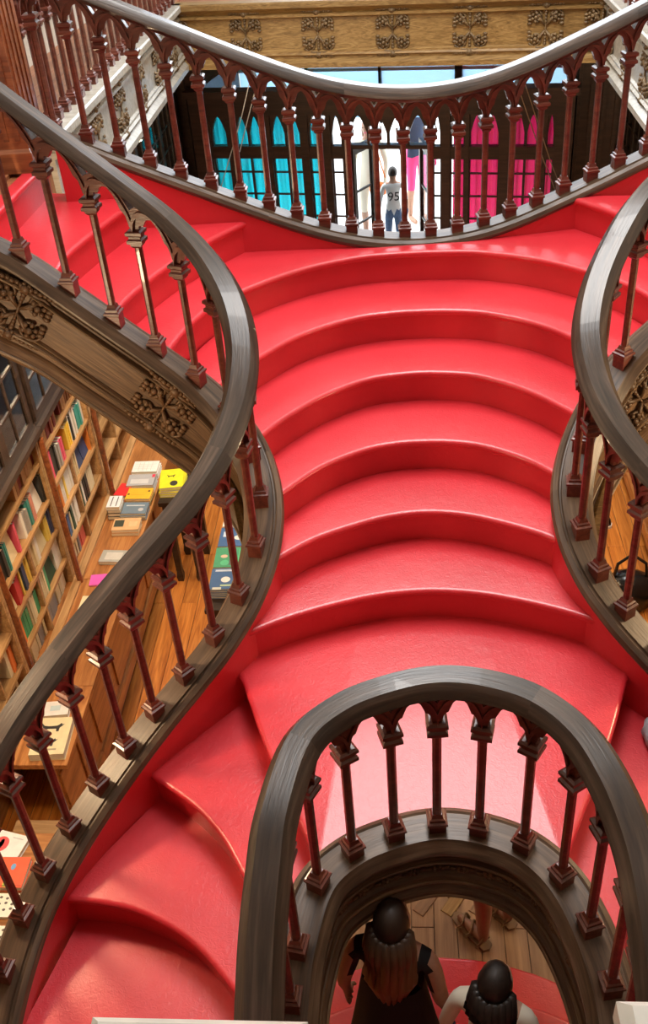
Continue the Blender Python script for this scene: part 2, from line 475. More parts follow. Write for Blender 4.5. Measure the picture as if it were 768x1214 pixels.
MO = ((-.064, -.135, .008), (-.058, -.389, .006), (-.066, -.409, .009), (-.096, -.512, .010))
MOU = ((-.064, -.126, .007), (-.070, -.226, .009), (-.088, -.288, .008))
def W(p, s=1.0): return (p[0] * s, p[1] * s, p[2] * s + GZ)
Fp = [(-1.800, 5.25, -1.372), (-1.64, 5.258, -1.423), (-1.485, 5.267, -1.498), (-1.331, 5.279, -1.571), (-1.177, 5.29, -1.642), (-1.023, 5.299, -1.712), (-0.871, 5.304, -1.78), (-0.721, 5.306, -1.844), (-0.572, 5.304, -1.903), (-0.424, 5.301, -1.954), (-0.277, 5.299, -1.993), (-0.131, 5.3, -2.02), (0.013, 5.305, -2.035), (0.155, 5.311, -2.037), (0.3, 5.321, -2.026), (0.443, 5.336, -2.003), (0.586, 5.359, -1.968), (0.731, 5.388, -1.923), (0.876, 5.416, -1.872), (1.023, 5.442, -1.818), (1.167, 5.466, -1.761), (1.312, 5.484, -1.70), (1.455, 5.50, -1.64), (1.60, 5.51, -1.575)]
Fp = [W(p, .98) for p in Fp]
Lp = [(-1.815, 3.99, -1.43), (-1.637, 3.985, -1.544), (-1.452, 3.967, -1.698), (-1.275, 3.947, -1.846), (-1.105, 3.928, -1.988), (-0.939, 3.891, -2.124), (-0.797, 3.81, -2.259), (-0.695, 3.678, -2.393), (-0.648, 3.503, -2.524), (-0.661, 3.306, -2.648), (-0.726, 3.125, -2.759), (-0.824, 2.974, -2.855), (-0.942, 2.836, -2.94), (-1.056, 2.705, -3.015), (-1.159, 2.575, -3.085), (-1.253, 2.438, -3.15), (-1.342, 2.287, -3.214), (-1.416, 2.138, -3.276), (-1.47, 1.986, -3.337), (-1.501, 1.803, -3.399), (-1.52, 1.62, -3.48), (-1.525, 1.43, -3.57), (-1.525, 1.25, -3.66)]
Lp = [W(p) for p in Lp]
Rp = [(1.66, 4.13, -1.545), (1.48, 4.12, -1.70), (1.30, 4.10, -1.86), (1.125, 4.06, -2.015), (0.962, 3.98, -2.155), (0.842, 3.84, -2.281), (0.755, 3.687, -2.402), (0.711, 3.522, -2.517), (0.723, 3.354, -2.625), (0.781, 3.196, -2.724), (0.874, 3.061, -2.815), (0.998, 2.918, -2.903), (1.136, 2.769, -2.988), (1.268, 2.62, -3.073), (1.39, 2.46, -3.15), (1.49, 2.30, -3.215), (1.57, 2.14, -3.28), (1.62, 1.97, -3.345), (1.65, 1.79, -3.41), (1.66, 1.60, -3.49), (1.665, 1.41, -3.58)]
Rp = [W(p) for p in Rp]
Up = [(-0.418, 1.15, -3.36), (-0.418, 1.30, -3.26), (-0.416, 1.44, -3.18), (-0.408, 1.578, -3.12), (-0.394, 1.725, -3.068), (-0.337, 1.941, -3.031), (-0.222, 2.054, -3.007), (-0.076, 2.118, -2.993), (0.074, 2.151, -2.988), (0.221, 2.138, -2.992), (0.371, 2.082, -3.005), (0.486, 1.97, -3.028), (0.556, 1.812, -3.06), (0.60, 1.645, -3.12), (0.612, 1.49, -3.18), (0.617, 1.34, -3.26), (0.617, 1.18, -3.36)]
Up = [W(p) for p in Up]

F_root, F_path, F_lat = balustrade('stair_railing', 'far railing sweeping across the top of the red stairs in front of the entrance', Fp, 1, fasc=FASC, string=STRING_F)
L_root, L_path, L_lat = balustrade('stair_railing', 'left railing twisting in an S down beside the bookshelves', Lp, -1, fasc=FASC, moulds=MO)
R_root, R_path, R_lat = balustrade('stair_railing', 'right railing with curled handrail cut off by the right picture edge', Rp, 1, fasc=FASC, moulds=MO)
U_root, U_path, U_lat = balustrade('stair_railing', 'horseshoe railing around the dark stairwell opening in the foreground', Up, -1, fasc=FASC_U, moulds=MOU)

# ------------------------------------------------------------------ carvings
def carving_mesh(name, mat, w=.15, h=.30):
    mb = MB()
    def rope(x0, z0, x1, z1, n, r):
        for k in range(n):
            t = (k + .5) / n
            mb.blob((x0 + (x1 - x0) * t, -.012 - .006 * (k % 2), z0 + (z1 - z0) * t), (r * 1.3, r, r), 6, 4)
    rope(-w * .95, h * .44, w * .95, h * .44, 13, .012)
    rope(-w * .95, -h * .44, w * .95, -h * .44, 13, .012)
    for s in (1, -1):
        mb.blob((0, -.022, s * h * .42), (.026, .02, .022), 8, 4)
        for k in range(6):
            a = 2 * PI * k / 6
            mb.blob((.022 * math.cos(a), -.018, s * h * .42 + .020 * math.sin(a)), (.012, .012, .012), 6, 4)
        for k in range(4): mb.blob((0, -.012, s * h * (.30 - .06 * k)), (.014 - .002 * k, .012, .014), 6, 4)
        for d in (1, -1):
            cx, cz = d * w * .52, s * h * .20
            pts = []
            for k in range(15):
                a = k / 14 * 4.6 + (0 if d > 0 else 0.6); rr = w * .40 * (1 - .45 * k / 14)
                pts.append((cx + d * rr * math.cos(a), -.010, cz + s * rr * math.sin(a)))
            mb.tube(pts, [.008] * 15, 5)
            for k in range(6):
                a = 2 * PI * k / 6 + .4; mb.blob((cx + w * .20 * math.cos(a), -.016, cz + w * .20 * math.sin(a)), .0135, 6, 4)
            mb.blob((cx, -.022, cz), .017, 6, 4)
            mb.tube([(0, -.008, s * h * .04), (cx * .5, -.014, cz * .75), (cx * 1.1, -.010, cz + s * h * .12), (cx * .8, -.008, s * h * .40)], [.008, .013, .011, .006], 5)
            mb.tube([(0, -.008, s * h * .36), (cx * .6, -.012, s * h * .37), (cx * 1.4, -.008, s * h * .33)], [.008, .012, .006], 5)
            for k in range(3):
                mb.blob((cx + d * w * .33, -.010, cz + s * h * (.02 - .07 * k)), (.02, .010, .012), 6, 4)
    mb.tube([(0, -.008, -h * .30), (0, -.010, 0), (0, -.008, h * .30)], [.012, .007, .012], 6)
    return mb.mesh(name, mat, True)
CARVE = carving_mesh('carving', 'fascia')
CARVE_OAK = carving_mesh('carving', 'oak_carving', w=.15, h=.40)
def put_carving(root, path, lat, s_idx, off, hmid, me, name='carving'):
    i = s_idx; p = path[i] + lat[i] * off + Vector((0, 0, hmid))
    t = path[i + 1] - path[i - 1]
    out = lat[i] * (1 if off > 0 else -1)
    tx = Vector((t.x, t.y, 0)).normalized()
    # local x along the board and y pointing inwards
    if Vector((0, 0, 1)).cross(tx).dot(-out) < 0: tx = -tx; t = -t
    slope = math.atan2(t.z, math.hypot(t.x, t.y))
    o = link(name, me)
    yv = -out
    Rm = Matrix((tx, yv, Vector((0, 0, 1)))).transposed().to_4x4()
    Mw = Matrix.Translation(p) @ Rm @ Matrix.Rotation(-slope, 4, 'Y')
    o.parent = root; o.matrix_parent_inverse = Matrix.Translation(-root.location)
    o.matrix_basis = Mw
    return o
for idx in (4, 24, 66): put_carving(L_root, L_path, L_lat, idx, -.048, -.265, CARVE)['label'] = 'carved rosette with scrolling leaves'
for idx in (3, 21): put_carving(R_root, R_path, R_lat, idx, -.048, -.265, CARVE)['label'] = 'carved rosette with scrolling leaves'
mb = MB()
for k in range(5):
    a = 2 * PI * k / 5; mb.blob((.016 * math.cos(a), -.006, .012 * math.sin(a)), (.010, .008, .008), 6, 4)
mb.blob((0, -.01, 0), .009, 6, 4); mb.blob((.034, -.005, .004), (.014, .006, .007), 6, 4); mb.blob((-.034, -.005, -.004), (.014, .006, .007), 6, 4)
FLOWER = mb.mesh('carved_flower', 'fascia', True)
for idx in range(20, 80, 4): put_carving(U_root, U_path, U_lat, idx, -.050, -.170, FLOWER, 'carved_flower')

# ------------------------------------------------------------------ red staircase
stairs = empty('staircase', (.08, 3.0, 0))
tag(stairs, 'red painted double staircase winding between the carved railings', 'staircase')
SINV = Matrix.Translation(-Vector((.08, 3.0, 0)))
R_H = .17; Z0 = 2.04
def ZL(k): return Z0 + R_H * k
def resample(pl, n):
    pl = [Vector((p[0], p[1], 0)) for p in pl]
    L = [0.0]
    for i in range(1, len(pl)): L.append(L[-1] + (pl[i] - pl[i - 1]).length)
    out = []; j = 0
    for k in range(n + 1):
        s_ = L[-1] * k / n
        while j < len(L) - 2 and L[j + 1] < s_: j += 1
        t = (s_ - L[j]) / max(1e-9, L[j + 1] - L[j]); out.append(pl[j].lerp(pl[j + 1], t))
    return out
def smooth_line(pl, sub=6): return [tuple(p[:2]) for p in catmull([(p[0], p[1], 0) for p in pl], sub)]
def tread_mesh(front, back, z, n=40):
    f = resample(front, n); b_ = resample(back, n)
    mb = MB(); prof = [(-.020, 0), (-.010, -.002), (-.002, -.009), (0, -.018), (-.003, -.028), (-.012, -.036)]
    vs = []
    # front normals: perpendicular to the nosing, away from the back edge
    for i in range(n + 1):
        t = f[min(i + 1, n)] - f[max(i - 1, 0)]; t.normalize()
        nn = Vector((t.y, -t.x, 0))
        if nn.dot(f[i] - b_[i]) < 0: nn = -nn
        vs.append(b_[i] + Vector((0, 0, z)))
        for a, h in prof: vs.append(f[i] + nn * a + Vector((0, 0, z + h)))
        vs.append(b_[i] + Vector((0, 0, z - .036)))
    c = len(prof) + 2; fs = []
    for i in range(n):
        for k in range(c): fs.append((i * c + k, i * c + (k + 1) % c, (i + 1) * c + (k + 1) % c, (i + 1) * c + k))
    fs.append(tuple(range(c))); fs.append(tuple(reversed(range(n * c, n * c + c))))
    mb.add(vs, fs)
    me = mb.mesh('tread', 'red'); fixnormals(me); autosmooth(me, 40)
    return me
def riser_mesh(front, back, z1, z0, n=40):
    f = resample(front, n); b_ = resample(back, n); vs = []
    for i in range(n + 1):
        t = f[min(i + 1, n)] - f[max(i - 1, 0)]; t.normalize(); nn = Vector((t.y, -t.x, 0))
        if nn.dot(f[i] - b_[i]) < 0: nn = -nn
        for a, z in ((-.020, z1), (-.020, z0), (-.042, z0), (-.042, z1)): vs.append(f[i] + nn * a + Vector((0, 0, z)))
    fs = []
    for i in range(n):
        for k in range(4): fs.append((i * 4 + k, i * 4 + (k + 1) % 4, i * 4 + 4 + (k + 1) % 4, i * 4 + 4 + k))
    fs.append((0, 1, 2, 3)); fs.append((n * 4 + 3, n * 4 + 2, n * 4 + 1, n * 4))
    mb = MB(); mb.add(vs, fs)
    me = mb.mesh('riser', 'red'); fixnormals(me); autosmooth(me, 40)
    return me
def step(front, back, z, zlow, name='step', n=40):
    s_ = empty(name); s_.parent = stairs; s_.matrix_parent_inverse = SINV
    link('tread', tread_mesh(front, back, z, n), s_)
    if zlow is not None: link('riser', riser_mesh(front, back, z - .034, zlow - .03, n), s_)
    return s_
def _cross(p, q, a, c):
    d = (q[0] - p[0], q[1] - p[1]); e = (c[0] - a[0], c[1] - a[1])
    den = d[0] * e[1] - d[1] * e[0]
    if abs(den) < 1e-12: return None
    t = ((a[0] - p[0]) * e[1] - (a[1] - p[1]) * e[0]) / den
    u = ((a[0] - p[0]) * d[1] - (a[1] - p[1]) * d[0]) / den
    return t if -1e-9 <= t <= 1 + 1e-9 and -1e-9 <= u <= 1 + 1e-9 else None
def inset(path, lat, a): return [tuple((p + l * a)[:2]) for p, l in zip(path, lat)]
def clip(pl, walls):
    """lengthen both ends, then cut the line where it meets the string boards"""
    def ext(a, c, d=.35):
        v = Vector((a[0] - c[0], a[1] - c[1])); v.normalize(); return (a[0] + v.x * d, a[1] + v.y * d)
    pl = [ext(pl[0], pl[1])] + list(pl) + [ext(pl[-1], pl[-2])]
    mid = len(pl) // 2
    def walk(seq):
        out = [seq[0]]
        for p, q in zip(seq, seq[1:]):
            best = None
            for w in walls:
                for a, c in zip(w, w[1:]):
                    t = _cross(p, q, a, c)
                    if t is not None and (best is None or t < best): best = t
            if best is not None:
                out.append((p[0] + (q[0] - p[0]) * best, p[1] + (q[1] - p[1]) * best)); return out
            out.append(q)
        return out[:-1]
    left = walk(list(reversed(pl[:mid + 1]))); right = walk(pl[mid:])
    return list(reversed(left)) + right[1:]
IL = inset(L_path, L_lat, .066); IR = inset(R_path, R_lat, .066); IF = inset(F_path, F_lat, .066); IU = inset(U_path, U_lat, .066)
XC = .08
def mirror(pl): return [(2 * XC - x, y) for x, y in pl]
def sym(half):
    """half: left half (from left end to centre)"""
    return half + [(2 * XC - x, y) for x, y in reversed(half[:-1])]
C = {}
C[1] = sym([(-.76, 2.98), (-.64, 3.05), (-.49, 3.13), (-.30, 3.205), (-.12, 3.255), (.08, 3.275)])
C[2] = sym([(-.66, 3.22), (-.55, 3.33), (-.41, 3.45), (-.22, 3.55), (-.07, 3.605), (.08, 3.625)])
C[3] = sym([(-.65, 3.44), (-.55, 3.575), (-.39, 3.77), (-.19, 3.905), (-.03, 3.95), (.08, 3.955)])
C[4] = sym([(-.73, 3.66), (-.64, 3.81), (-.56, 3.935), (-.39, 4.13), (-.18, 4.275), (.0, 4.315), (.08, 4.32)])
C[5] = sym([(-.90, 3.88), (-.80, 4.05), (-.68, 4.24), (-.50, 4.455), (-.25, 4.61), (-.05, 4.655), (.08, 4.66)])
C[6] = sym([(-1.09, 3.86), (-1.07, 3.99), (-1.02, 4.24), (-.93, 4.46), (-.79, 4.635), (-.53, 4.855), (-.24, 4.985), (-.03, 5.012), (.08, 5.015)])
C = {k: clip(smooth_line(v), [IL, IR]) for k, v in C.items()}
N7 = smooth_line([(-1.28, 3.87), (-1.285, 4.0), (-1.28, 4.18), (-1.15, 4.58), (-.97, 4.91), (-.85, 5.09), (-.82, 5.13)])
N8 = smooth_line([(-1.55, 3.92), (-1.56, 4.17), (-1.555, 4.38), (-1.43, 4.88), (-1.29, 5.19), (-1.28, 5.20)])
N9 = [(-1.90, 3.92), (-1.89, 4.49), (-1.875, 5.0), (-1.865, 5.22)]
M7 = clip(mirror(N7), [IR, IF]); M8 = clip(mirror(N8), [IR, IF]); M9 = clip(mirror(N9), [IR, IF])
N7 = clip(N7, [IL, IF]); N8 = clip(N8, [IL, IF]); N9 = clip(N9, [IL, IF])
def shift(pl, dx, dy): return [(x + dx, y + dy) for x, y in pl]
# centre flight
for k in range(1, 6):
    step(C[k], shift(C[k + 1], 0, .035), ZL(k), ZL(k - 1))
# platform
Fin = [tuple((p + l * .070)[:2]) for p, l in zip(F_path, F_lat) if -.78 < p.x < .94]
back6 = [(x - .035, y + .02) for x, y in N7] + Fin + [(x + .035, y + .02) for x, y in reversed(M7)]
step(C[6], back6, ZL(6), ZL(5), 'platform', 80)
for mir in (False, True):
    a7, a8, a9 = (M7, M8, M9) if mir else (N7, N8, N9)
    sg = 1 if mir else -1
    step(a7, shift(a8, sg * .035, 0), ZL(7), ZL(6))
    step(a8, shift(a9, sg * .035, 0), ZL(8), ZL(7))
    step(a9, shift(a9, sg * .075, 0), ZL(9), ZL(8), 'top_step', 12)
# landing
NL0 = [(-.80, 3.00), (-.735, 2.93), (-.69, 2.82), (-.63, 2.66), (-.56, 2.49), (-.47, 2.30), (-.37, 2.08)]
NL0 = smooth_line(NL0)
NR0 = clip(mirror(NL0), [IR, IU]); NL0 = clip(NL0, [IL, IU])
Uout = [tuple((p + l * .05)[:2]) for p, l in zip(U_path, U_lat) if p.y > 2.03]
# landing edge on the left, then the curb of the well, then the right edge
front0 = NL0 + Uout + list(reversed(NR0))
step(front0, shift(C[1], 0, .035), ZL(0), None, 'landing', 90)
for b_ in (NL0, NR0):
    far = [(.08, 3.0)] * len(b_)
    o = link('riser', riser_mesh(b_, far, ZL(0) - .034, ZL(-1) - .03)); o.parent = stairs; o.matrix_parent_inverse = SINV
LOW = {-1: [(-1.18, 2.63), (-1.09, 2.555), (-.89, 2.41), (-.75, 2.265), (-.64, 2.09), (-.52, 1.88), (-.42, 1.75)],
       -2: [(-1.40, 2.10), (-1.35, 2.09), (-1.19, 2.075), (-1.03, 2.035), (-.83, 1.925), (-.65, 1.745), (-.52, 1.58), (-.45, 1.50)],
       -3: [(-1.46, 1.58), (-1.30, 1.60), (-1.05, 1.58), (-.83, 1.49), (-.65, 1.36), (-.52, 1.25)],
       -4: [(-1.46, 1.10), (-1.30, 1.14), (-1.05, 1.13), (-.83, 1.07), (-.65, .98), (-.52, .91)],
       -5: [(-1.46, .66), (-1.05, .70), (-.65, .63), (-.50, .58)],
       -6: [(-1.46, .26), (-1.05, .28), (-.65, .27), (-.50, .26)]}
lowL = {k: smooth_line(v) for k, v in LOW.items()}
lowR = {k: mirror(v) for k, v in lowL.items()}
for k in (-1, -2, -3):
    lowL[k] = clip(lowL[k], [IL, IU]); lowR[k] = clip(lowR[k], [IR, IU])
lowL[0] = NL0; lowR[0] = NR0
for k in range(-1, -7, -1):
    step(lowL[k], [(x + .03, y + .02) for x, y in lowL[k + 1]], ZL(k), ZL(k - 1))
    step(lowR[k], [(x - .03, y + .02) for x, y in lowR[k + 1]], ZL(k), ZL(k - 1))
# lower landing and the first curved steps that start from the entrance side
zl = ZL(-7)
mb = MB(); mb.box(-1.56, 1.72, -.9, .26, zl - .12, zl); mb.box(-.5, .66, .26, 1.55, zl - .12, zl)
o = mb.build('lower_landing', 'red'); o.parent = stairs; o.matrix_parent_inverse = SINV
low = []
for k, (yc, w, drop) in enumerate(((2.74, .86, .26), (2.47, .80, .22), (2.19, .74, .18), (1.89, .68, .14), (1.58, .62, .10))):
    pl = []
    for i in range(13):
        t = i / 12 * 2 - 1
        pl.append((.12 + w * t, yc - drop * t * t - .05 * t ** 4))
    low.append(pl)
for k in range(4):
    step(low[k], shift(low[k + 1], 0, -.04), .17 * (k + 1), .17 * k, n=24)
o = link('riser', riser_mesh(low[4], shift(low[4], 0, -.5), .85 - .02, .68 - .03, 24)); o.parent = stairs; o.matrix_parent_inverse = SINV
# soffits: closed underside of the flights
def soffit(front, back, z0, z1, name='soffit'):
    f = resample(front, 16); b_ = resample(back, 16); mb = MB(); vs = []
    for i in range(17):
        vs += [f[i] + Vector((0, 0, z0)), b_[i] + Vector((0, 0, z1)), b_[i] + Vector((0, 0, z1 - .03)), f[i] + Vector((0, 0, z0 - .03))]
    fs = []
    for i in range(16):
        for k in range(4): fs.append((i * 4 + k, i * 4 + (k + 1) % 4, i * 4 + 4 + (k + 1) % 4, i * 4 + 4 + k))
    mb.add(vs, fs); me = mb.mesh(name, 'oak'); fixnormals(me)
    o = link(name, me); o.parent = stairs; o.matrix_parent_inverse = SINV
def nar(pl, k=.86): return [(XC + (x - XC) * k, y) for x, y in pl]
soffit(nar(C[1]), nar(C[6]), ZL(0) - .20, ZL(5) - .20)
soffit(nar(C[6]), shift(nar(C[6]), 0, .2), ZL(5) - .20, ZL(5) - .20)
soffit(front0, C[1], ZL(0) - .24, ZL(0) - .24)
for a7, a9, l6, n0 in ((N7, N9, lowL[-6], NL0), (M7, M9, lowR[-6], NR0)):
    soffit(a7, a9, ZL(6) - .25, ZL(8) - .22)
    soffit(l6, n0, ZL(-7) - .2, ZL(-1) - .2)

# ------------------------------------------------------------------ the hall: walls, floors, ceiling
GF = 3.57                        # gallery floor level
TH = math.atan(.185)             # the street front stands a little askew
UD = Vector((math.cos(TH), -math.sin(TH), 0)); ND = Vector((math.sin(TH), math.cos(TH), 0))
def wallbox(name, label, mat, *b):
    mb = MB(); mb.box(*b); return struct(mb.build(name, mat), label)
wallbox('wall_left', 'plastered left wall behind the bookcases', 'plaster', -2.78, -2.68, -2.6, 13.0, 0, 8.5)
wallbox('wall_right', 'plastered right wall behind the bookcases', 'plaster', 2.56, 2.66, -2.6, 13.0, 0, 8.5)
wallbox('wall_back', 'plastered back wall behind the viewer', 'plaster', -2.78, 2.66, -2.7, -2.6, 0, 8.5)
mb = MB()
A = Vector((0, 10.3, 0))
def fbox(mb, u0, u1, v0, v1, z0, z1):
    vs = []
    for z in (z0, z1):
        for u, v in ((u0, v0), (u1, v0), (u1, v1), (u0, v1)):
            p = A + UD * u + ND * v; vs.append((p.x, p.y, z))
    mb.add(vs, [(0, 3, 2, 1), (4, 5, 6, 7), (0, 1, 5, 4), (1, 2, 6, 5), (2, 3, 7, 6), (3, 0, 4, 7)])
fbox(mb, -3.2, 3.0, 1.45, 1.6, 2.75, 4.5); fbox(mb, -3.2, -2.17, 1.44, 1.6, 0, 2.75); fbox(mb, 1.65, 3.0, 1.44, 1.6, 0, 2.75)
fbox(mb, -3.2, -1.6, 1.45, 1.6, 4.5, 8.5); fbox(mb, 1.8, 3.0, 1.45, 1.6, 4.5, 8.5); fbox(mb, -1.6, 1.8, 1.45, 1.6, 7.0, 8.5)
struct(mb.build('wall_front', 'plaster'), 'street front wall above the entrance')
mb = MB()
mb.box(-2.7, 2.6, -2.6, 3.0, 8.5, 8.6); mb.box(-2.7, 2.6, 7.8, 13, 8.5, 8.6); mb.box(-2.7, -1.1, 3.0, 7.8, 8.5, 8.6); mb.box(1.3, 2.6, 3.0, 7.8, 8.5, 8.6)
struct(mb.build('ceiling', 'ceil'), 'plaster ceiling around the long skylight')

# ground floor: boards along the hall
floor = empty('floor'); struct(floor, 'orange wooden board floor of the shop')
mb = MB(); mb.box(-2.7, 2.6, -2.6, 11.9, -.10, -.004)
mb.build('floor_bed', 'dark_case', floor)
bw = .125
BO = {}
def board(w, l, mat, name='floor_board', t=.02):
    key = (round(w, 3), round(l, 3), mat, name)
    if key not in BO:
        mb = MB(); c = .0025
        mb.add([(0, -w / 2, -t), (l, -w / 2, -t), (l, w / 2, -t), (0, w / 2, -t), (0, -w / 2, -c), (l, -w / 2, -c), (l, w / 2, -c), (0, w / 2, -c),
                (c, -w / 2 + c, 0), (l - c, -w / 2 + c, 0), (l - c, w / 2 - c, 0), (c, w / 2 - c, 0)],
               [(0, 1, 5, 4), (1, 2, 6, 5), (2, 3, 7, 6), (3, 0, 4, 7), (4, 5, 9, 8), (5, 6, 10, 9), (6, 7, 11, 10), (7, 4, 8, 11), (8, 9, 10, 11)])
        BO[key] = mb.mesh(name, mat)
    return BO[key]
x = -2.6; i = 0
while x < 2.55:
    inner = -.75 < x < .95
    y = -2.5
    ls = [2.4, 3.1, 2.7, 3.0] if i % 2 else [3.2, 2.6, 3.0, 2.4]
    for l in ls:
        if y + l > 1.5 and not (inner and y < 2.9 and y + l < 3.0):
            o = link('floor_board', board(bw - .003, l - .003, 'floor' if not inner else 'floor_shaded'), floor, (x, y, .001 + random.uniform(-.0006, .0006)))
            o.rotation_euler = (0, 0, PI / 2)
        y += l
    x += bw; i += 1
# chevron inlay at the foot of the stairs
INL = board(.07, .30, 'oak', 'parquet_block', .006); INL2 = board(.07, .30, 'floor_shaded', 'parquet_block', .006)
for k in range(9):
    for s_ in (0, 1):
        o = link('parquet_block', INL if (k + s_) % 2 else INL2, floor, (-.62 + k * .155 + s_ * .03, 3.08 + s_ * .36, .008))
        o.rotation_euler = (0, 0, math.radians(55 if s_ == 0 else -55))

# gallery floors with their boards
gal = empty('floor'); struct(gal, 'upper gallery floor of reddish brown boards')
mb = MB(); mb.box(-2.70, -1.97, -2.6, 11.6, GF - .50, GF - .02); mb.build('gallery_slab', 'floor_gallery', gal)
mb = MB(); mb.box(1.70, 2.58, -2.6, 11.2, GF - .50, GF - .02); mb.build('gallery_slab', 'plaster', gal)
mb = MB(); mb.box(-1.97, 1.70, -2.6, -.15, GF - .30, GF - .02); mb.build('gallery_slab', 'plaster', gal)
mb = MB()
fbox(mb, -2.55, 2.35, -1.05, 1.5, GF - .50, GF - .021); mb.build('gallery_slab', 'floor_gallery', gal)
for (xa, xb) in ((-2.68, -1.97), (1.72, 2.56)):
    x = xa + .055; i = 0
    while x < xb:
        y = -2.55
        for l in ([2.2, 2.8, 2.6, 3.0, 2.4] if i % 2 else [2.9, 2.3, 3.0, 2.5, 2.3]):
            o = link('floor_board', board(.107, l - .003, 'floor_gallery'), gal, (x, y, GF)); o.rotation_euler = (0, 0, PI / 2); y += l
        x += .11; i += 1
for i in range(20):
    link('floor_board', board(.107, 3.6, 'floor_gallery'), gal, (-1.9, -2.5 + i * .11, GF))

# ------------------------------------------------------------------ gallery railings with carved fascia
GCURB = [(-.09, 0), (.06, 0), (.066, -.02), (.066, -.10), (-.05, -.10), (-.06, -.085), (-.10, -.05), (-.10, -.012)]
GFASC = [(-.045, -.095), (-.07, -.105), (-.07, -.125), (-.04, -.140), (-.04, -.385), (-.06, -.395), (-.06, -.41), (-.075, -.425), (-.055, -.44), (-.055, -.455), (-.10, -.485), (-.10, -.525), (.06, -.535), (.06, -.095)]
gz = GF + .055
pts = [(-1.975, 5.52 + .165 * k, gz) for k in range(25)]
GL, GLp, GLl = balustrade('gallery_railing', 'left gallery railing running back from the big post towards the street front', pts, -1, fasc=GFASC, string=None, curbmat='oak_glare', fascmat='oak_glare', curbprof=GCURB)
pts = [(1.70, 5.75 + .165 * k, gz) for k in range(20)]
GR, GRp, GRl = balustrade('gallery_railing', 'right gallery railing seen behind the end of the far stair railing', pts, 1, fasc=GFASC, string=None, curbmat='oak_glare', fascmat='oak_glare', curbprof=GCURB)
for o in (GL, GR): o['group'] = 'gallery railings'
for k in range(6): put_carving(GL, GLp, GLl, 8 + k * 24, -.042, -.262, CARVE_OAK)
for k in range(5): put_carving(GR, GRp, GRl, 4 + k * 24, -.042, -.262, CARVE_OAK)
ft = empty('trim_1', (-2.0, 9.6, GF)); struct(ft, 'golden oak fascia of the far gallery with carved rosettes')
TI = Matrix.Translation(-ft.location)
pa = Vector((-1.99, 9.50, gz)); pb = Vector((1.66, 8.83, gz))
fpath = [pa.lerp(pb, k / 24) for k in range(25)]; flat_ = laterals(fpath, -1)
for nm, pr_, mt_ in (('curb', GCURB, 'oak'), ('fascia_board', GFASC, 'oak')):
    mb = MB(); sweep(mb, fpath, flat_, pr_); me = mb.mesh(nm, mt_); fixnormals(me); o = link(nm, me); o.parent = ft; o.matrix_parent_inverse = TI
for t in (.005, .185, .36, .535, .71, .875, .995):
    i = min(23, max(1, int(round(t * 24))))
    save = fpath[i].copy(); fpath[i] = pa.lerp(pb, t); o = put_carving(ft, fpath, flat_, i, -.042, -.262, CARVE_OAK); fpath[i] = save

# newel posts
def newel(loc, half, h, label, mat='post', capm='post', cap=True):
    r = empty('newel_post', loc)
    mb = MB(); mb.stack([(half, 0), (half, .10), (half * .92, .12), (half * .92, h)]); mb.build('post_body', mat, r)
    for a in range(4):
        mb = MB()
        R4 = Matrix.Rotation(a * PI / 2, 4, 'Z')
        for s_ in (-.60, -.2, .2, .60):
            mb.mbox(s_ * half - half * .09, s_ * half + half * .09, -half * .97, -half * .90, .16, h - .05, R4)
        mb.build('fluting', mat, r)
    if cap:
        mb = MB(); mb.stack([(half * 1.12, h), (half * 1.12, h + .02), (half * 1.0, h + .03)]); c = mb.build('cap', capm, r)
        mb = MB(); mb.stack([(half * .84, h + .028), (half * .84, h + .034), (half * .02, h + .045)]); mb.build('cap_inlay', 'rail', c)
    return tag(r, label, 'post', 'newel posts')
newel((-2.02, 5.17, GF), .145, 1.25, 'tall reddish wooden post at the left end of the far railing')
newel((1.78, 5.43, GF), .145, 1.25, 'wooden post at the right end of the far railing')
newel((-1.98, 3.99, GF), .10, .95, 'wooden post at the top end of the left railing')
newel((1.83, 4.14, GF), .10, .95, 'wooden post at the top end of the right railing')
newel((-.140, .235, GF), .062, .86, 'pale topped post at the bottom picture edge left of the well', 'rail', 'pale_cap')
newel((.192, .252, GF), .062, .86, 'pale topped post in the bottom right picture corner', 'rail', 'pale_cap')
mb = MB(); mb.box(-1.97, 1.7, -.15, .42, GF - .30, GF); mb.build('gallery_slab', 'floor_gallery', gal)

# ------------------------------------------------------------------ entrance screen with coloured curtains
scr = empty('entrance_screen', tuple(A), -TH)
tag(scr, 'dark wooden entrance screen with pointed windows and an open doorway', 'screen')
def sbox(name, parent, mat, *b):
    mb = MB(); mb.box(*b); return mb.build(name, mat, parent)
posts = [(-2.22, -2.02), (-1.84, -1.75), (-1.46, -1.36), (-1.04, -.955), (-.86, -.72), (-.60, -.53), (.285, .335), (.42, .51), (.655, .70), (1.0, 1.12), (1.38, 1.45), (1.53, 1.70)]
for a, c in posts: sbox('post', scr, 'vest', a, c, -.05, .06, .0, 2.56)
sbox('top_rail', scr, 'vest', -2.22, 1.70, -.06, .07, 2.385, 2.60)
sbox('cornice', scr, 'vest', -2.26, 1.74, -.10, .09, 2.56, 2.63)
bays = [(-2.02, -1.84, 'c', 1), (-1.75, -1.46, 'c', 2), (-1.36, -1.04, 'c', 2), (-.955, -.86, 'c', 1), (-.72, -.60, None, 1), (.335, .42, None, 1), (.51, .655, 'm', 1), (.70, 1.0, 'm', 2), (1.12, 1.38, 'm', 2), (1.45, 1.53, 'm', 1)]
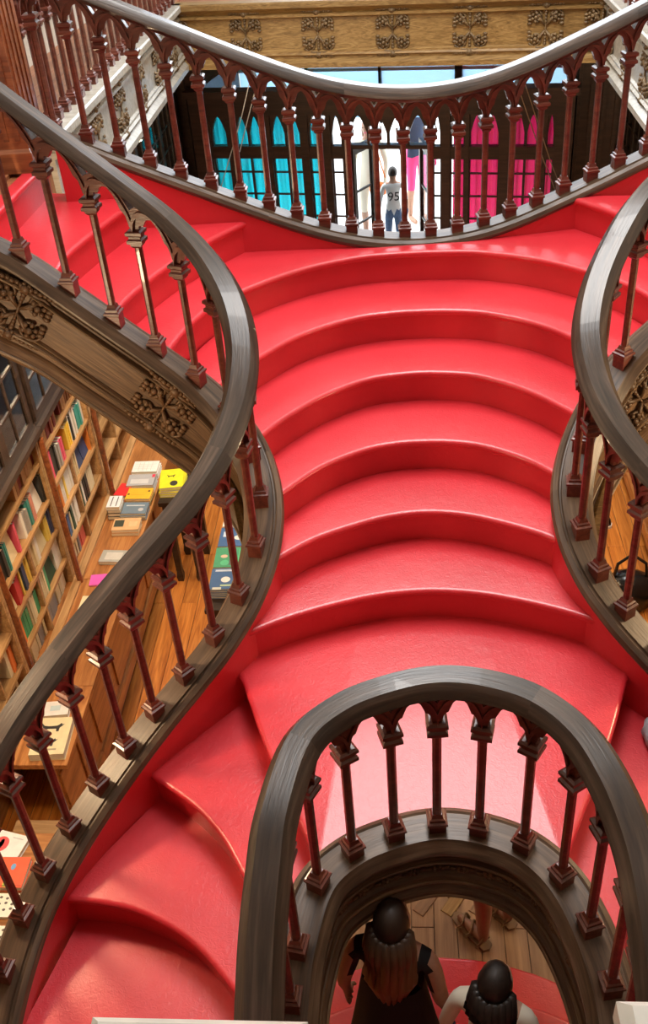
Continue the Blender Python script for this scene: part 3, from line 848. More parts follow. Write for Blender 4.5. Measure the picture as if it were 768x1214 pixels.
def lancet_board(u0, u1, n, z0, z1, zs):
    mb = MB(); w = (u1 - u0) / n; t = .022
    for k in range(n):
        a = u0 + k * w; g = .014
        mb.box(a, a + g, -t, t, z0, z1); mb.box(a + w - g, a + w, -t, t, z0, z1)
        N = 10
        for i in range(N):
            def h(x): d = abs(2 * x - 1); return zs + (z1 - zs - .02) * (1 - d ** 1.6)
            x0, x1 = i / N, (i + 1) / N; X0 = a + g + (w - 2 * g) * x0; X1 = a + g + (w - 2 * g) * x1
            vs = [(X0, -t, h(x0)), (X1, -t, h(x1)), (X1, -t, z1), (X0, -t, z1), (X0, t, h(x0)), (X1, t, h(x1)), (X1, t, z1), (X0, t, z1)]
            mb.add(vs, [(0, 1, 2, 3), (7, 6, 5, 4), (0, 4, 5, 1), (2, 6, 7, 3)])
    return mb
for u0, u1, col, n in bays:
    w_ = empty('window', (0, 0, 0)); w_.parent = scr
    lancet_board(u0, u1, n, 2.07, 2.39, 2.20).build('tracery', 'vest', w_)
    sbox('transom', w_, 'vest', u0, u1, -.04, .05, 1.945, 2.07)
    sbox('bottom_panel', w_, 'vest', u0, u1, -.03, .04, 0, .62)
    z = .62
    while z < 1.9:
        sbox('glazing_bar', w_, 'vest', u0, u1, -.012, .012, z - .008, z + .008); z += .235
    for k in range(n + 1):
        x_ = u0 + (u1 - u0) * k / n
        sbox('glazing_bar', w_, 'vest', max(u0, x_ - .012), min(u1, x_ + .012), -.014, .014, .62, 1.945)
    for k in range(n):
        a = u0 + (u1 - u0) * k / n; c = u0 + (u1 - u0) * (k + 1) / n
        sbox('pane', w_, 'pane', a + .01, c - .01, .014, .018, .62, 1.945); sbox('pane', w_, 'pane', a + .01, c - .01, .024, .028, 2.07, 2.38)
def drape(u0, u1, z0, z1, mat, label):
    mb = MB(); n = int((u1 - u0) / .012); vs = []
    for i in range(n + 1):
        u = u0 + (u1 - u0) * i / n
        v = .13 + .022 * math.sin(u * 62) + .012 * math.sin(u * 151 + 1)
        vs += [(u, v, z0), (u, v, z1)]
    mb.add(vs, [(i * 2, i * 2 + 2, i * 2 + 3, i * 2 + 1) for i in range(n)])
    o = mb.build('curtain', mat, None, True); o.location = A; o.rotation_euler = (0, 0, -TH)
    return tag(o, label, 'curtain')
drape(-2.05, -.84, .3, 2.45, 'cyan_cloth', 'turquoise curtain behind the left entrance windows')
drape(.52, 1.56, .3, 2.45, 'magenta_cloth', 'bright crimson curtain behind the right entrance windows')
# doorway: transom with three lights, open leaves
sbox('door_transom', scr, 'vest', -.53, .285, -.04, .05, 2.045, 2.085)
tr = empty('transom_light'); tr.parent = scr
lancet_board(-.53, .285, 4, 2.085, 2.39, 2.20).build('tracery', 'vest', tr)
for k in range(4):
    a = -.53 + .815 * k / 4; sbox('pane', tr, 'pane', a + .01, a + .194, .02, .024, 2.09, 2.385)
for s_, ux in ((1, -.53), (-1, .285)):
    lf = empty('door_leaf', (ux, .05, 0), math.radians(68 if s_ > 0 else 112)); lf.parent = scr
    for b_ in ((0, .05, -.02, .02, 0, 2.03), (.35, .40, -.02, .02, 0, 2.03), (.05, .35, -.02, .02, 0, .5), (.05, .35, -.02, .02, 1.95, 2.03)):
        sbox('leaf_frame', lf, 'vest', *b_)
    for z in (.85, 1.2, 1.55): sbox('glazing_bar', lf, 'vest', .05, .35, -.01, .01, z - .01, z + .01)
    sbox('pane', lf, 'pane', .05, .35, -.003, .003, .5, 1.95)
# bright fanlight band in the street front, seen over the screen
fl = empty('window_1', tuple(A), -TH); struct(fl, 'bright bluish fanlight above the entrance')
sbox('pane', fl, 'opal', -2.15, .36, 1.47, 1.48, 1.95, 2.75); sbox('pane', fl, 'opal', .44, 1.64, 1.47, 1.48, 1.95, 2.75)
for z_ in (2.02, 2.48): sbox('glazing_bar', fl, 'white_board', -2.15, 1.64, 1.43, 1.46, z_ - .018, z_ + .018)
sbox('mullion', fl, 'vest', .36, .44, 1.40, 1.50, 1.9, 2.75)
for u_ in (-1.35, -.5): sbox('mullion', fl, 'vest', u_, u_ + .03, 1.42, 1.49, 1.9, 2.75)
sbox('lobby_side', scr, 'vest', -2.22, -2.15, .06, 1.44, 0, 2.6); sbox('lobby_side', scr, 'vest', 1.63, 1.70, .06, 1.44, 0, 2.6)

# dark panelling either side of the lobby
for i_, (ua, ub) in enumerate(((-3.0, -2.23), (1.71, 2.75))):
    r_ = empty('trim_%d' % (i_ + 2), tuple(A), -TH); struct(r_, 'dark wooden panelling beside the entrance screen')
    sbox('panel_back', r_, 'vest', ua, ub, .30, .36, 0, 3.05)
    k_ = 0
    while ua + .12 * k_ < ub - .1:
        sbox('stile', r_, 'vest', ua + .12 * k_, ua + .12 * k_ + .035, .26, .30, 0, 3.05); k_ += 1
# street outside
st = wallbox('ground_street', 'pale sunlit street paving outside the door', 'pave', -12, 12, 11.9, 30, -.25, -.06)
wallbox('wall_street', 'white sunlit house front across the street', 'white_stone', -12, 12, 24, 24.4, -.1, 6)

# ------------------------------------------------------------------ bookcases
UW = 0.995
SH = [(.80, .80), (1.01, 1.01), (1.26, 1.26), (1.50, 1.50), (1.78, 1.78)]
def bookcase_parts():
    P = []
    def part(name, mat, *b):
        mb = MB(); mb.box(*b); P.append((name, mb.mesh(name, mat), None))
    h = UW / 2
    part('back_panel', 'shelf', -h, h, .27, .30, 0, 3.05)
    part('side_panel', 'shelf', -h, -h + .022, .0, .27, .80, 1.96); part('side_panel', 'shelf', h - .022, h, .0, .27, .80, 1.96)
    for z, _ in SH[1:]: part('shelf', 'shelf', -h + .022, h - .022, .005, .27, z - .022, z)
    part('divider', 'shelf', -.011, .011, .01, .27, .80, 1.49)
    part('counter_top', 'counter', -h, h, -.375, .27, .765, .80)
    part('ledge_strip', 'shelf', -h, h, -.055, .0, .80, .822)
    part('counter_front', 'counter', -h, h, -.30, -.27, .10, .765)
    part('kick_board', 'dark_case', -h, h, -.285, -.25, 0, .10)
    part('skirting', 'counter', -h, h, -.32, -.30, .10, .20)
    for k in range(2):
        x0 = -h + .03 + k * h; part('front_panel', 'counter', x0, x0 + h - .06, -.312, -.30, .25, .70)
    part('upper_base', 'dark_case', -h, h, -.03, .27, 1.96, 2.05)
    part('upper_sill', 'dark_case', -h, h, -.06, -.03, 1.99, 2.03)
    part('upper_top', 'dark_case', -h, h, -.04, .27, 2.95, 3.05)
    part('upper_side', 'dark_case', -h, -h + .03, -.01, .27, 2.05, 2.95); part('upper_side', 'dark_case', h - .03, h, -.01, .27, 2.05, 2.95)
    part('upper_shelf', 'dark_case', -h + .03, h - .03, .03, .26, 2.38, 2.40); part('upper_shelf', 'dark_case', -h + .03, h - .03, .03, .26, 2.68, 2.70)
    mb = MB(); mb.stack([(.020, .80), (.020, 1.96)], 8, PI / 8, h - .024, -.045); P.append(('post', mb.mesh('post', 'post'), None))
    # two glazed doors with their bars and panes
    for k in range(2):
        x0 = -h + .03 + k * (h - .03); x1 = x0 + h - .03
        mb = MB()
        for b_ in ((x0, x0 + .045, 2.05, 2.95), (x1 - .045, x1, 2.05, 2.95), (x0 + .045, x1 - .045, 2.05, 2.10), (x0 + .045, x1 - .045, 2.89, 2.95)):
            mb.box(b_[0], b_[1], -.03, -.008, b_[2], b_[3])
        subs = []
        for z in (2.30, 2.50, 2.70):
            m2 = MB(); m2.box(x0 + .045, x1 - .045, -.026, -.012, z - .008, z + .008); subs.append(('glazing_bar', m2.mesh('glazing_bar', 'dark_case')))
        m2 = MB(); xm = (x0 + x1) / 2; m2.box(xm - .008, xm + .008, -.026, -.012, 2.10, 2.89); subs.append(('glazing_bar', m2.mesh('glazing_bar', 'dark_case')))
        m2 = MB(); m2.box(x0 + .045, x1 - .045, -.018, -.015, 2.10, 2.89); subs.append(('pane', m2.mesh('pane', 'case_glass')))
        P.append(('glazed_door', mb.mesh('glazed_door', 'dark_case'), subs))
    return P
BC = bookcase_parts()
def bookcase(loc, rz, label):
    r = empty('bookcase', loc, rz)
    for nm, me, subs in BC:
        o = link(nm, me, r)
        for s_ in subs or []: link(s_[0], s_[1], o)
    return tag(r, label, 'bookcase', 'glazed bookcases along the walls')
ORD = ['nearest', 'second', 'third', 'fourth', 'fifth', 'sixth', 'seventh']
LY = [3.56 + k * 1.0 for k in range(7)]
for k, y in enumerate(LY):
    bc_ = bookcase((-2.30, y if k else 3.76, 0), PI / 2, 'bookcase with glazed upper doors on the left wall, %s from the viewer' % ORD[k])
    if k == 0: bc_.scale = (.60, 1, 1)
for k, y in enumerate([4.56, 5.56, 6.56, 7.56, 8.56, 9.56]):
    bookcase((2.17, y, 0), -PI / 2, 'bookcase with glazed upper doors on the right wall, %s from the viewer' % ORD[k])

# ------------------------------------------------------------------ books
PAL = {'leather': [('tan leather', (.42, .20, .08)), ('dark red leather', (.20, .02, .02)), ('brown leather', (.30, .13, .05)), ('light tan leather', (.50, .27, .12))],
       'mixed': [('cream', (.78, .68, .45)), ('white', (.80, .78, .72)), ('pink', (.80, .10, .20)), ('teal', (.06, .33, .30)), ('yellow', (.85, .55, .06)), ('black', (.03, .03, .03)), ('grey', (.35, .34, .33)), ('salmon', (.85, .35, .28)), ('cream', (.74, .64, .42))],
       'warm': [('red', (.60, .04, .05)), ('orange', (.80, .25, .04)), ('cream', (.80, .70, .46)), ('yellow', (.80, .60, .12)), ('white', (.82, .80, .75)), ('dark blue', (.04, .07, .18)), ('cream', (.76, .66, .42))],
       'dark': [('dark green', (.02, .08, .05)), ('black', (.02, .02, .02)), ('orange', (.85, .22, .05)), ('cream', (.80, .72, .50)), ('green', (.05, .42, .20)), ('blue', (.06, .16, .40)), ('white', (.80, .78, .72)), ('cream', (.80, .72, .50))],
       'pale': [('white', (.80, .77, .66)), ('cream', (.78, .70, .50)), ('grey', (.30, .30, .33)), ('white', (.82, .80, .70)), ('coral', (.80, .18, .14)), ('olive yellow', (.45, .40, .10))]}
BM = {}
def book_mesh(w, d, h, col):
    """w thickness along x, d depth along y (spine at -y), h height along z"""
    key = (round(w, 3), round(d, 3), round(h, 3), col)
    if key in BM: return BM[key]
    mb = MB(); c = .0025
    mb.box(0, c, 0, d, 0, h); mb.box(w - c, w, 0, d, 0, h); mb.box(c, w - c, 0, c, 0, h)
    mb.cur = 1; mb.box(c, w - c, c, d - .004, .003, h - .003)
    BM[key] = mb.mesh('book', [colmat(col), 'page'])
    return BM[key]
CNT = 0
def nth(n): return '%d%s' % (n, 'th' if 10 <= n % 100 <= 20 else {1: 'st', 2: 'nd', 3: 'rd'}.get(n % 10, 'th'))
def shelf_books(xf, ya, yb, z, hmax, pal, shelfname, sign, dens=1.0, wr=(.014, .034)):
    global CNT
    y = ya + .025; n = 0
    while y < yb - .07:
        near = [c for c in CUT if abs(y - c) < .055]
        if near: y = near[0] + .06; continue
        if random.random() > dens: y += random.uniform(.03, .10); continue
        nm, col = random.choice(PAL[pal])
        k = random.uniform(.86, 1.12); col = tuple(min(.9, c * k) for c in col)
        col = tuple(round(c, 2) for c in col)
        n += 1
        if random.random() < .16 and pal != 'leather' and hmax > .2 and y < yb - .22 and not any(y - .02 < c < y + .18 for c in CUT):
            # turned to show its front cover
            w = random.choice([.125, .135, .15]); h = min(hmax - .012, random.choice([.19, .2, .21]))
            o = link('book', book_mesh(.016, w, h, col)); o.rotation_euler = (0, math.radians(-9) * 1, 0)
            if sign > 0: o.location = (xf - .055, y, z + .003)
            else: o.location = (xf + .045, y, z + .003); o.rotation_euler = (0, math.radians(9), 0)
            tag(o, '%s book turned cover outward, %s along %s' % (nm, nth(n), shelfname), 'book', 'books on the wall shelves')
            y += w + .012
        else:
            reps = random.choice([1, 1, 2, 3, 4]) if pal != 'leather' else random.choice([1, 2, 3])
            w = round(random.uniform(*wr), 3); h = round(min(hmax - .015, random.uniform(.155, .22)), 2); d = .13
            for q in range(reps):
                if y + w > yb - .06 or any(abs(y + w / 2 - c) < .03 for c in CUT): break
                o = link('book', book_mesh(w, d, h, col))
                if sign > 0: o.rotation_euler = (0, 0, PI / 2); o.location = (xf - .03 + random.uniform(-.008, .008), y, z + .001)
                else: o.rotation_euler = (0, 0, -PI / 2); o.location = (xf + .03, y + w, z + .001)
                tag(o, '%s book, spine out, %s along %s' % (nm, nth(n), shelfname), 'book', 'books on the wall shelves')
                y += w + .0012; n += 1
            n -= 1
            y += .004
        CNT += 1
CUT = []
for k in range(8): CUT += [3.06 + k * 1.0, 3.56 + k * 1.0]
names = ['the left counter ledge', 'the lowest left shelf', 'the second lowest left shelf', 'the middle left shelf', 'the narrow top left shelf']
RNG = [(3.95, 5.75), (3.9, 6.0), (4.0, 6.2), (4.2, 6.2), (4.6, 6.1)]
for (z, _), hm, pal, nm, wr in zip(SH, (.186, .225, .215, .255, .175), ('pale', 'dark', 'warm', 'mixed', 'leather'), names, ((.03, .045), (.02, .04), (.02, .038), (.018, .036), (.03, .042))):
    ya, yb = RNG[names.index(nm)]
    shelf_books(-2.30 if z > .81 else -2.315, ya, yb, z + (.0 if z > .81 else .001), hm, pal, nm, 1, 1.0, wr)
CUT = [4.06 + k * 1.0 for k in range(7)] + [4.56 + k * 1.0 for k in range(6)]
for z, nm, d in ((1.26, 'the lower right wall shelf', .8), (1.50, 'the middle right wall shelf', .8), (1.78, 'the top right wall shelf', .8)):
    shelf_books(2.17, 7.0, 8.5, z, .2 if z < 1.7 else .17, 'warm' if z < 1.6 else 'leather', nm, -1, d, (.03, .045))
CUT = [3.06 + k for k in range(8)] + [3.56 + k for k in range(8)]
for z, nm in ((1.26, 'the far end of the second left shelf'), (1.78, 'the far end of the narrow left shelf')):
    shelf_books(-2.30, 7.6, 8.9, z, .17, 'mixed', nm, 1, .7, (.03, .05))

def flat_book(x, y, z, w, d, t, col, rz, label, prints=(), name='book', group=None):
    r = empty(name, (x, y, z), rz); c = .0025
    mb = MB(); mb.box(-w / 2, w / 2, -d / 2, d / 2, 0, c); mb.box(-w / 2, w / 2, -d / 2, d / 2, t - c, t); mb.box(-w / 2, -w / 2 + c, -d / 2, d / 2, c, t - c)
    mb.build('cover', colmat(col), r)
    mb = MB(); mb.box(-w / 2 + c, w / 2 - .004, -d / 2 + .003, d / 2 - .003, c, t - c); mb.build('page_block', 'page', r)
    for kind, px, py, sx, sy, pc in prints:
        mb = MB()
        if kind == 'dot':
            n = 18; vs = [(px + sx * math.cos(2 * PI * k / n), py + sy * math.sin(2 * PI * k / n), t + .0006) for k in range(n)]
            mb.add(vs, [tuple(range(n))])
        elif kind == 'cat':
            out = [(-1, -.25), (-.8, -.55), (-.55, -.2), (.3, -.2), (.35, -.6), (.6, -.6), (.62, -.05), (.8, .15), (1, .5), (.8, .42), (.7, .65), (.5, .4), (.3, .25), (-.5, .2), (-.9, .3), (-1.2, .7), (-1.28, .62), (-1.05, .15)]
            mb.add([(px + sx * a, py + sy * b_, t + .0006) for a, b_ in out], [tuple(range(len(out)))])
        else:
            mb.add([(px - sx, py - sy, t + .0006), (px + sx, py - sy, t + .0006), (px + sx, py + sy, t + .0006), (px - sx, py + sy, t + .0006)], [(0, 1, 2, 3)])
        mb.build('cover_print', colmat(pc), r)
    return tag(r, label, 'book', group)
CZ = .801
flat_book(-2.05, 3.63, CZ, .20, .27, .05, (.80, .72, .45), .05, 'cream book with two black cats on the counter beside the left railing', [('cat', 0, .06, .06, .05, (.03, .03, .03)), ('cat', -.01, -.05, .055, .045, (.04, .04, .05)), ('rect', 0, -.10, .05, .006, (.4, .35, .25))])
flat_book(-2.09, 3.85, CZ, .16, .11, .035, (.82, .82, .80), .1, 'white box beside the cat book', [('rect', .0, .0, .03, .02, (.55, .70, .75))])
# piled books at the far end of the counter
def pile(x, y, z, n, w, d, t, col, top, rz, label, prints=()):
    for k in range(n):
        flat_book(x + random.uniform(-.004, .004), y + random.uniform(-.004, .004), z + k * (t + .0005), w, d, t, top if k == n - 1 else col, rz + random.uniform(-.04, .04),
                  (label + ', topmost of its pile') if k == n - 1 else (label + ', %s of its pile' % ['lowest', 'second', 'third'][k]), prints if k == n - 1 else (), group='piled counter books')
pile(-2.05, 6.34, CZ, 3, .20, .15, .022, (.80, .78, .72), (.82, .80, .74), .0, 'white gridded book on the far counter', [('rect', -.05 + .033 * i, .0, .001, .06, (.5, .45, .4)) for i in range(4)] + [('rect', 0, -.03 + .03 * i, .085, .001, (.5, .45, .4)) for i in range(3)])
pile(-2.05, 6.15, CZ, 3, .21, .15, .022, (.75, .73, .70), (.42, .42, .42), .03, 'grey photo book on the far counter', [('rect', .09, .05, .012, .02, (.75, .05, .08)), ('rect', -.01, -.02, .07, .03, (.6, .6, .58))])
pile(-2.03, 5.97, CZ, 3, .19, .14, .022, (.30, .20, .06), (.88, .45, .03), .0, 'orange yellow book on the far counter', [('rect', -.08, -.01, .008, .01, (.08, .05, .02)), ('rect', .07, .03, .008, .01, (.08, .05, .02)), ('rect', -.01, -.02, .05, .002, (.6, .3, .03))])
pile(-2.03, 5.79, CZ, 3, .19, .14, .02, (.2, .25, .3), (.16, .22, .27), .0, 'slate blue book on the far counter', [('rect', 0, .03, .07, .006, (.6, .62, .62)), ('dot', .05, -.02, .02, .02, (.5, .5, .5))])
pile(-2.17, 5.80, CZ, 4, .10, .14, .03, (.05, .05, .05), (.75, .75, .75), .0, 'white striped black book on the far counter', [('rect', -.02, 0, .004, .06, (.1, .1, .1)), ('rect', .02, 0, .004, .06, (.1, .1, .1))])
pile(-2.05, 5.60, CZ, 2, .20, .14, .028, (.62, .38, .18), (.70, .42, .20), .0, 'tan book with a dark picture on the counter', [('rect', -.055, .01, .035, .04, (.05, .06, .04)), ('rect', .05, .0, .03, .03, (.8, .5, .26))])
flat_book(-2.07, 5.27, CZ, .19, .13, .028, (.40, .40, .36), -.06, 'grey booklet lying alone on the counter', [('rect', .0, .0, .06, .04, (.60, .58, .52))])
flat_book(-2.10, 5.04, CZ, .17, .11, .012, (.85, .12, .55), .1, 'magenta pink leaflet on the counter')
flat_book(-2.10, 4.78, CZ, .18, .16, .02, (.80, .74, .50), .0, 'cream booklet on the counter partly under the handrail', [('rect', .03, .03, .03, .004, (.4, .35, .3))])
flat_book(-2.27 + .10, 6.05, CZ + .001, .10, .16, .05, (.70, .03, .03), -.2, 'red box shaped book leaning at the far counter end')
# side table with yellow books
def table(x, y, w, d, h, mat, label):
    r = empty('display_table', (x, y, 0))
    mb = MB(); mb.box(-w / 2, w / 2, -d / 2, d / 2, h - .035, h); mb.build('table_top', mat, r)
    mb = MB(); mb.box(-w / 2 + .03, w / 2 - .03, -d / 2 + .03, d / 2 - .03, h - .11, h - .035); mb.build('apron', mat, r)
    for a in (-1, 1):
        for c in (-1, 1):
            mb = MB(); mb.stack([(.022, 0), (.028, .05), (.022, .1), (.03, h - .035)], 4, PI / 4, a * (w / 2 - .05), c * (d / 2 - .05)); mb.build('leg', mat, r)
    return tag(r, label, 'table')
table(-1.76, 6.15, .26, .44, .80, 'dark_case', 'small dark display table at the end of the counter')
for k, (dx, dy, rz) in enumerate(((0, 0, .05), (.0, .0, .0), (.004, .002, .08), (-.004, .0, .12))):
    flat_book(-1.80 + dx, 6.13 + dy, CZ + .0225 * k, .18, .25, .022, (.78, .74, .02), rz, 'bright yellow book on the small dark table, %s from the bottom' % ['first', 'second', 'third', 'topmost fourth'][k],
              [('dot', .02, -.07, .03, .035, (.04, .04, .03)), ('cat', .0, .03, .03, .03, (.1, .1, .02))] if k == 3 else (), group='yellow books')
table(-1.14, 5.36, .46, 1.10, .72, 'dark_case', 'long dark display table under the left railing turn')
BLUE = (.05, .13, .30); GRN = (.06, .32, .16)
specs = [(5.03, BLUE, 'dark blue illustrated book with a white moon', [('dot', .0, -.01, .032, .030, (.80, .82, .78)), ('rect', -.01, .085, .07, .010, (.55, .62, .72)), ('rect', .01, -.07, .04, .008, (.45, .6, .35)), ('rect', -.05, -.10, .03, .012, (.6, .65, .6))]),
         (5.26, GRN, 'green illustrated book with a fox face', [('dot', -.04, .01, .025, .018, (.70, .50, .36)), ('rect', .07, .0, .010, .09, (.1, .55, .25)), ('rect', .02, .0, .02, .085, (.10, .12, .11)), ('dot', -.03, -.06, .03, .03, (.10, .50, .25))]),
         (5.49, BLUE, 'navy illustrated book with a white pebble', [('dot', .04, -.01, .04, .028, (.80, .82, .76)), ('rect', -.06, .03, .02, .03, (.6, .7, .8))]),
         (5.72, (.78, .76, .70), 'white illustrated book with green leaves', [('rect', -.03, .07, .05, .03, (.10, .50, .15)), ('rect', .04, .02, .03, .012, (.75, .15, .10)), ('rect', .0, -.09, .08, .003, (.5, .5, .5))])]
for y, col, lab, prn in specs:
    for k in range(5):
        top = k == 4
        flat_book(-1.245 + random.uniform(-.003, .003), y, .721 + k * .0175, .21, .215, .017, col, random.uniform(-.02, .02), lab + (' on top of its pile' if top else ', %s of its pile' % ['lowest', 'second lowest', 'middle one', 'second highest', ''][k]), prn if top else (), group='illustrated books under the stairs')
# near counter below the left railing: comics, red book
table(-2.08, 2.62, .46, .80, .80, 'counter', 'wooden table with comics at the lower left picture edge')
flat_book(-2.10, 2.93, CZ, .21, .15, .03, (.80, .78, .72), -.25, 'white book with a red ring on the lower left table', [('dot', -.02, .0, .04, .045, (.80, .10, .10)), ('dot', -.02, .0, .012, .03, (.80, .78, .72)), ('rect', .05, .05, .03, .003, (.5, .5, .5))])
flat_book(-2.04, 2.77, CZ, .21, .17, .035, (.82, .12, .05), .0, 'red orange book with coloured figures on the lower left table', [('dot', .03, .03, .012, .018, (.15, .35, .6)), ('dot', -.04, .05, .012, .012, (.85, .75, .6)), ('rect', .03, -.07, .025, .012, (.40, .55, .08)), ('dot', -.07, -.03, .01, .02, (.85, .80, .75)), ('rect', .0, -.075, .10, .003, (.55, .07, .03))])
for k, yy in enumerate((2.60, 2.43, 2.30)):
    flat_book(-2.04, yy, CZ, .22, .125, .02, (.80, .74, .58), .0, 'cream comic with black drawings, %s behind the red orange book' % ['first', 'second', 'third'][k], [('dot', -.08 + .032 * i, .035 - .03 * j + .006 * ((i + j) % 2), .008, .007, (.12, .10, .08)) for i in range(6) for j in range(3)])
# wooden step stool between the counters
r = empty('step_stool', (-2.06, 3.22, 0)); tag(r, 'light wooden stool between the counter and the lower left table', 'stool')
for nm, b_ in (('stool_top', (-.20, .12, -.12, .12, .44, .47)), ('side_board', (-.20, -.17, -.12, .12, 0, .44)), ('side_board', (.09, .12, -.12, .12, 0, .44)), ('back_board', (-.17, .09, .09, .12, .1, .40))):
    mb = MB(); mb.box(*b_); mb.build(nm, 'shelf', r)

# ------------------------------------------------------------------ lamps under the galleries
def ceiling_lamp(x, y, power, label):
    r = empty('ceiling_lamp', (x, y, 3.05))
    mb = MB(); mb.stack([(.07, -.005), (.07, -.03), (.05, -.04)], 16); mb.build('lamp_ring', 'black_metal', r)
    mt = MATS.get('lamp_glow')
    if not mt:
        mt, nt, b = newmat('lamp_glow'); b.inputs['Emission Color'].default_value = (1, .72, .40, 1); b.inputs['Emission Strength'].default_value = 6; MATS['lamp_glow'] = mt
    mb = MB(); mb.stack([(.045, -.04), (.045, -.05), (.02, -.06)], 12); mb.build('bulb', 'lamp_glow', r)
    d = bpy.data.lights.new('lamp_light', 'POINT'); d.energy = power; d.color = (1.0, .74, .44); d.shadow_soft_size = .10
    o = bpy.data.objects.new('lamp_light', d); COL.objects.link(o); o.parent = r; o.location = (0, 0, -.16)
    return tag(r, label, 'lamp', 'ceiling lamps under the galleries')
for k, y in enumerate((2.6, 4.2, 5.8, 7.6)):
    ceiling_lamp(-1.92 if k < 3 else -2.0, y, 58 if k < 3 else 12, 'round ceiling lamp under the left gallery, %s from the viewer' % ORD[k])
for k, y in enumerate((3.4, 5.4, 7.4)):
    ceiling_lamp(1.95, y, 52 if k < 2 else 10, 'round ceiling lamp under the right gallery, %s from the viewer' % ORD[k])

# ------------------------------------------------------------------ people
def skin_body(name, verts, edges, radii, root_i, mats, pick, parent, sub=1):
    me = bpy.data.meshes.new(name); me.from_pydata(verts, edges, [])
    o = bpy.data.objects.new(name, me); COL.objects.link(o)
    md = o.modifiers.new('skin', 'SKIN'); md.use_smooth_shade = True
    for i, r_ in enumerate(radii):
        sv = me.skin_vertices[0].data[i]; sv.radius = (r_, r_) if not isinstance(r_, tuple) else r_; sv.use_root = (i == root_i)
    ss = o.modifiers.new('sub', 'SUBSURF'); ss.levels = sub; ss.render_levels = sub
    dg = bpy.context.evaluated_depsgraph_get(); dg.update()
    nm = bpy.data.meshes.new_from_object(o.evaluated_get(dg))
    COL.objects.unlink(o); bpy.data.objects.remove(o)
    nm.materials.clear()
    for mm in mats: nm.materials.append(M(mm))
    for p in nm.polygons:
        p.use_smooth = True; p.material_index = pick(p.center)
    return link(name, nm, parent)
def person(loc, rz, h, mats, pick, label, hair='hair_dark', hairlen=.0, lean=0.0, sandals=False, arms=.0, number=None, skirt=None, group=None):
    """faces local -y; h total height; mats/pick colour the body by region (unit height 1.7)"""
    r = empty('person', loc, rz); k = h / 1.7
    V = []; E_ = []; Rr = []
    def add(p, rad, par=None):
        V.append((p[0] * k, (p[1] + lean * -max(0, p[2] - .9)) * k, p[2] * k)); Rr.append(rad * k if not isinstance(rad, tuple) else (rad[0] * k, rad[1] * k))
        if par is not None: E_.append((par, len(V) - 1))
        return len(V) - 1
    pel = add((0, 0, .95), (.145, .105)); sp = add((0, .01, 1.12), (.125, .09), pel); ch = add((0, .01, 1.32), (.155, .10), sp)
    nk = add((0, .01, 1.44), .055, ch); n2 = add((0, -.005, 1.50), .052, nk); hd = add((0, -.015, 1.575), (.072, .088), n2); h2 = add((0, -.01, 1.645), (.066, .080), hd); add((0, -.005, 1.685), .040, h2)
    nose = add((0, -.105, 1.565), .011, hd)
    for s_ in (-1, 1):
        add((s_ * .080, .0, 1.58), .014, hd)
        sh = add((s_ * .17, .01, 1.39), .055, ch); el = add((s_ * (.235 + arms), .04, 1.13), .040, sh); wr = add((s_ * (.25 + arms), -.05 - arms, .91), .026, el)
        pm = add((s_ * (.25 + arms), -.07 - arms, .84), (.022, .034), wr)
        for q, (dy, ln) in enumerate(((-.030, .055), (-.010, .075), (.010, .07), (.028, .058))):
            f1 = add((s_ * (.25 + arms), -.075 - arms + dy, .80 - ln * .3), .0095, pm); add((s_ * (.24 + arms), -.08 - arms + dy, .80 - ln), .008, f1)
        t1 = add((s_ * (.232 + arms), -.115 - arms, .835), .0105, pm); add((s_ * (.226 + arms), -.125 - arms, .80), .009, t1)
        hp = add((s_ * .085, .0, .86), .088, pel); kn = add((s_ * .095, -.01, .48), .058, hp); cf = add((s_ * .098, .02, .33), .053, kn); an = add((s_ * .10, .025, .09), .036, cf)
        hl = add((s_ * .10, .035, .045), .036, an); bl = add((s_ * .105, -.11, .028), (.040, .026), hl); add((s_ * .108, -.175, .022), (.034, .018), bl)
    skin_body('body', V, E_, Rr, 0, mats, lambda c: pick(c.x / k, c.y / k, c.z / k), r)
    # hair cap, plus a fall of hair down the back
    mb = MB(); ly = lean * -.68
    seg = 14
    rows = []
    for j in range(7):
        ph = j / 6 * PI * .62
        rows.append([((.085 * math.sin(ph) * math.cos(2 * PI * i / seg)) * k, ((.012 + ly) + .104 * math.sin(ph) * math.sin(2 * PI * i / seg) + (.03 if math.sin(2 * PI * i / seg) < -.3 and j > 3 else 0)) * k, (1.605 + .105 * math.cos(ph) + (.045 if math.sin(2 * PI * i / seg) < -.3 and j > 4 else 0)) * k) for i in range(seg)])
    vs = [p for row in rows for p in row]
    mb.add(vs, [(j * seg + i, (j + 1) * seg + i, (j + 1) * seg + (i + 1) % seg, j * seg + (i + 1) % seg) for j in range(6) for i in range(seg)])
    if hairlen:
        for q in range(9):
            a = math.radians(20 + q * 17.5); x0, y0 = .085 * math.cos(a), .012 + ly + .10 * math.sin(a)
            mb.tube([(x0 * k, y0 * k, 1.60 * k), (x0 * 1.15 * k, (y0 + .03) * k, 1.50 * k), (x0 * 1.25 * k, (y0 + .045) * k, (1.55 - hairlen * .6) * k), (x0 * .9 * k, (y0 + .03) * k, (1.55 - hairlen) * k)], [.03 * k, .036 * k, .034 * k, .010 * k], 6)
    mb.build('hair', hair, r, True)
    for s_ in (-1, 1):
        mb = MB(); mb.blob((s_ * .03 * k, (-.092 + ly) * k, 1.592 * k), .010 * k, 6, 4); mb.build('eye', 'ink', r)
    mb = MB(); mb.blob((0, (-.094 + ly) * k, 1.527 * k), (.022 * k, .006 * k, .006 * k), 6, 4); mb.build('mouth', 'pink', r)
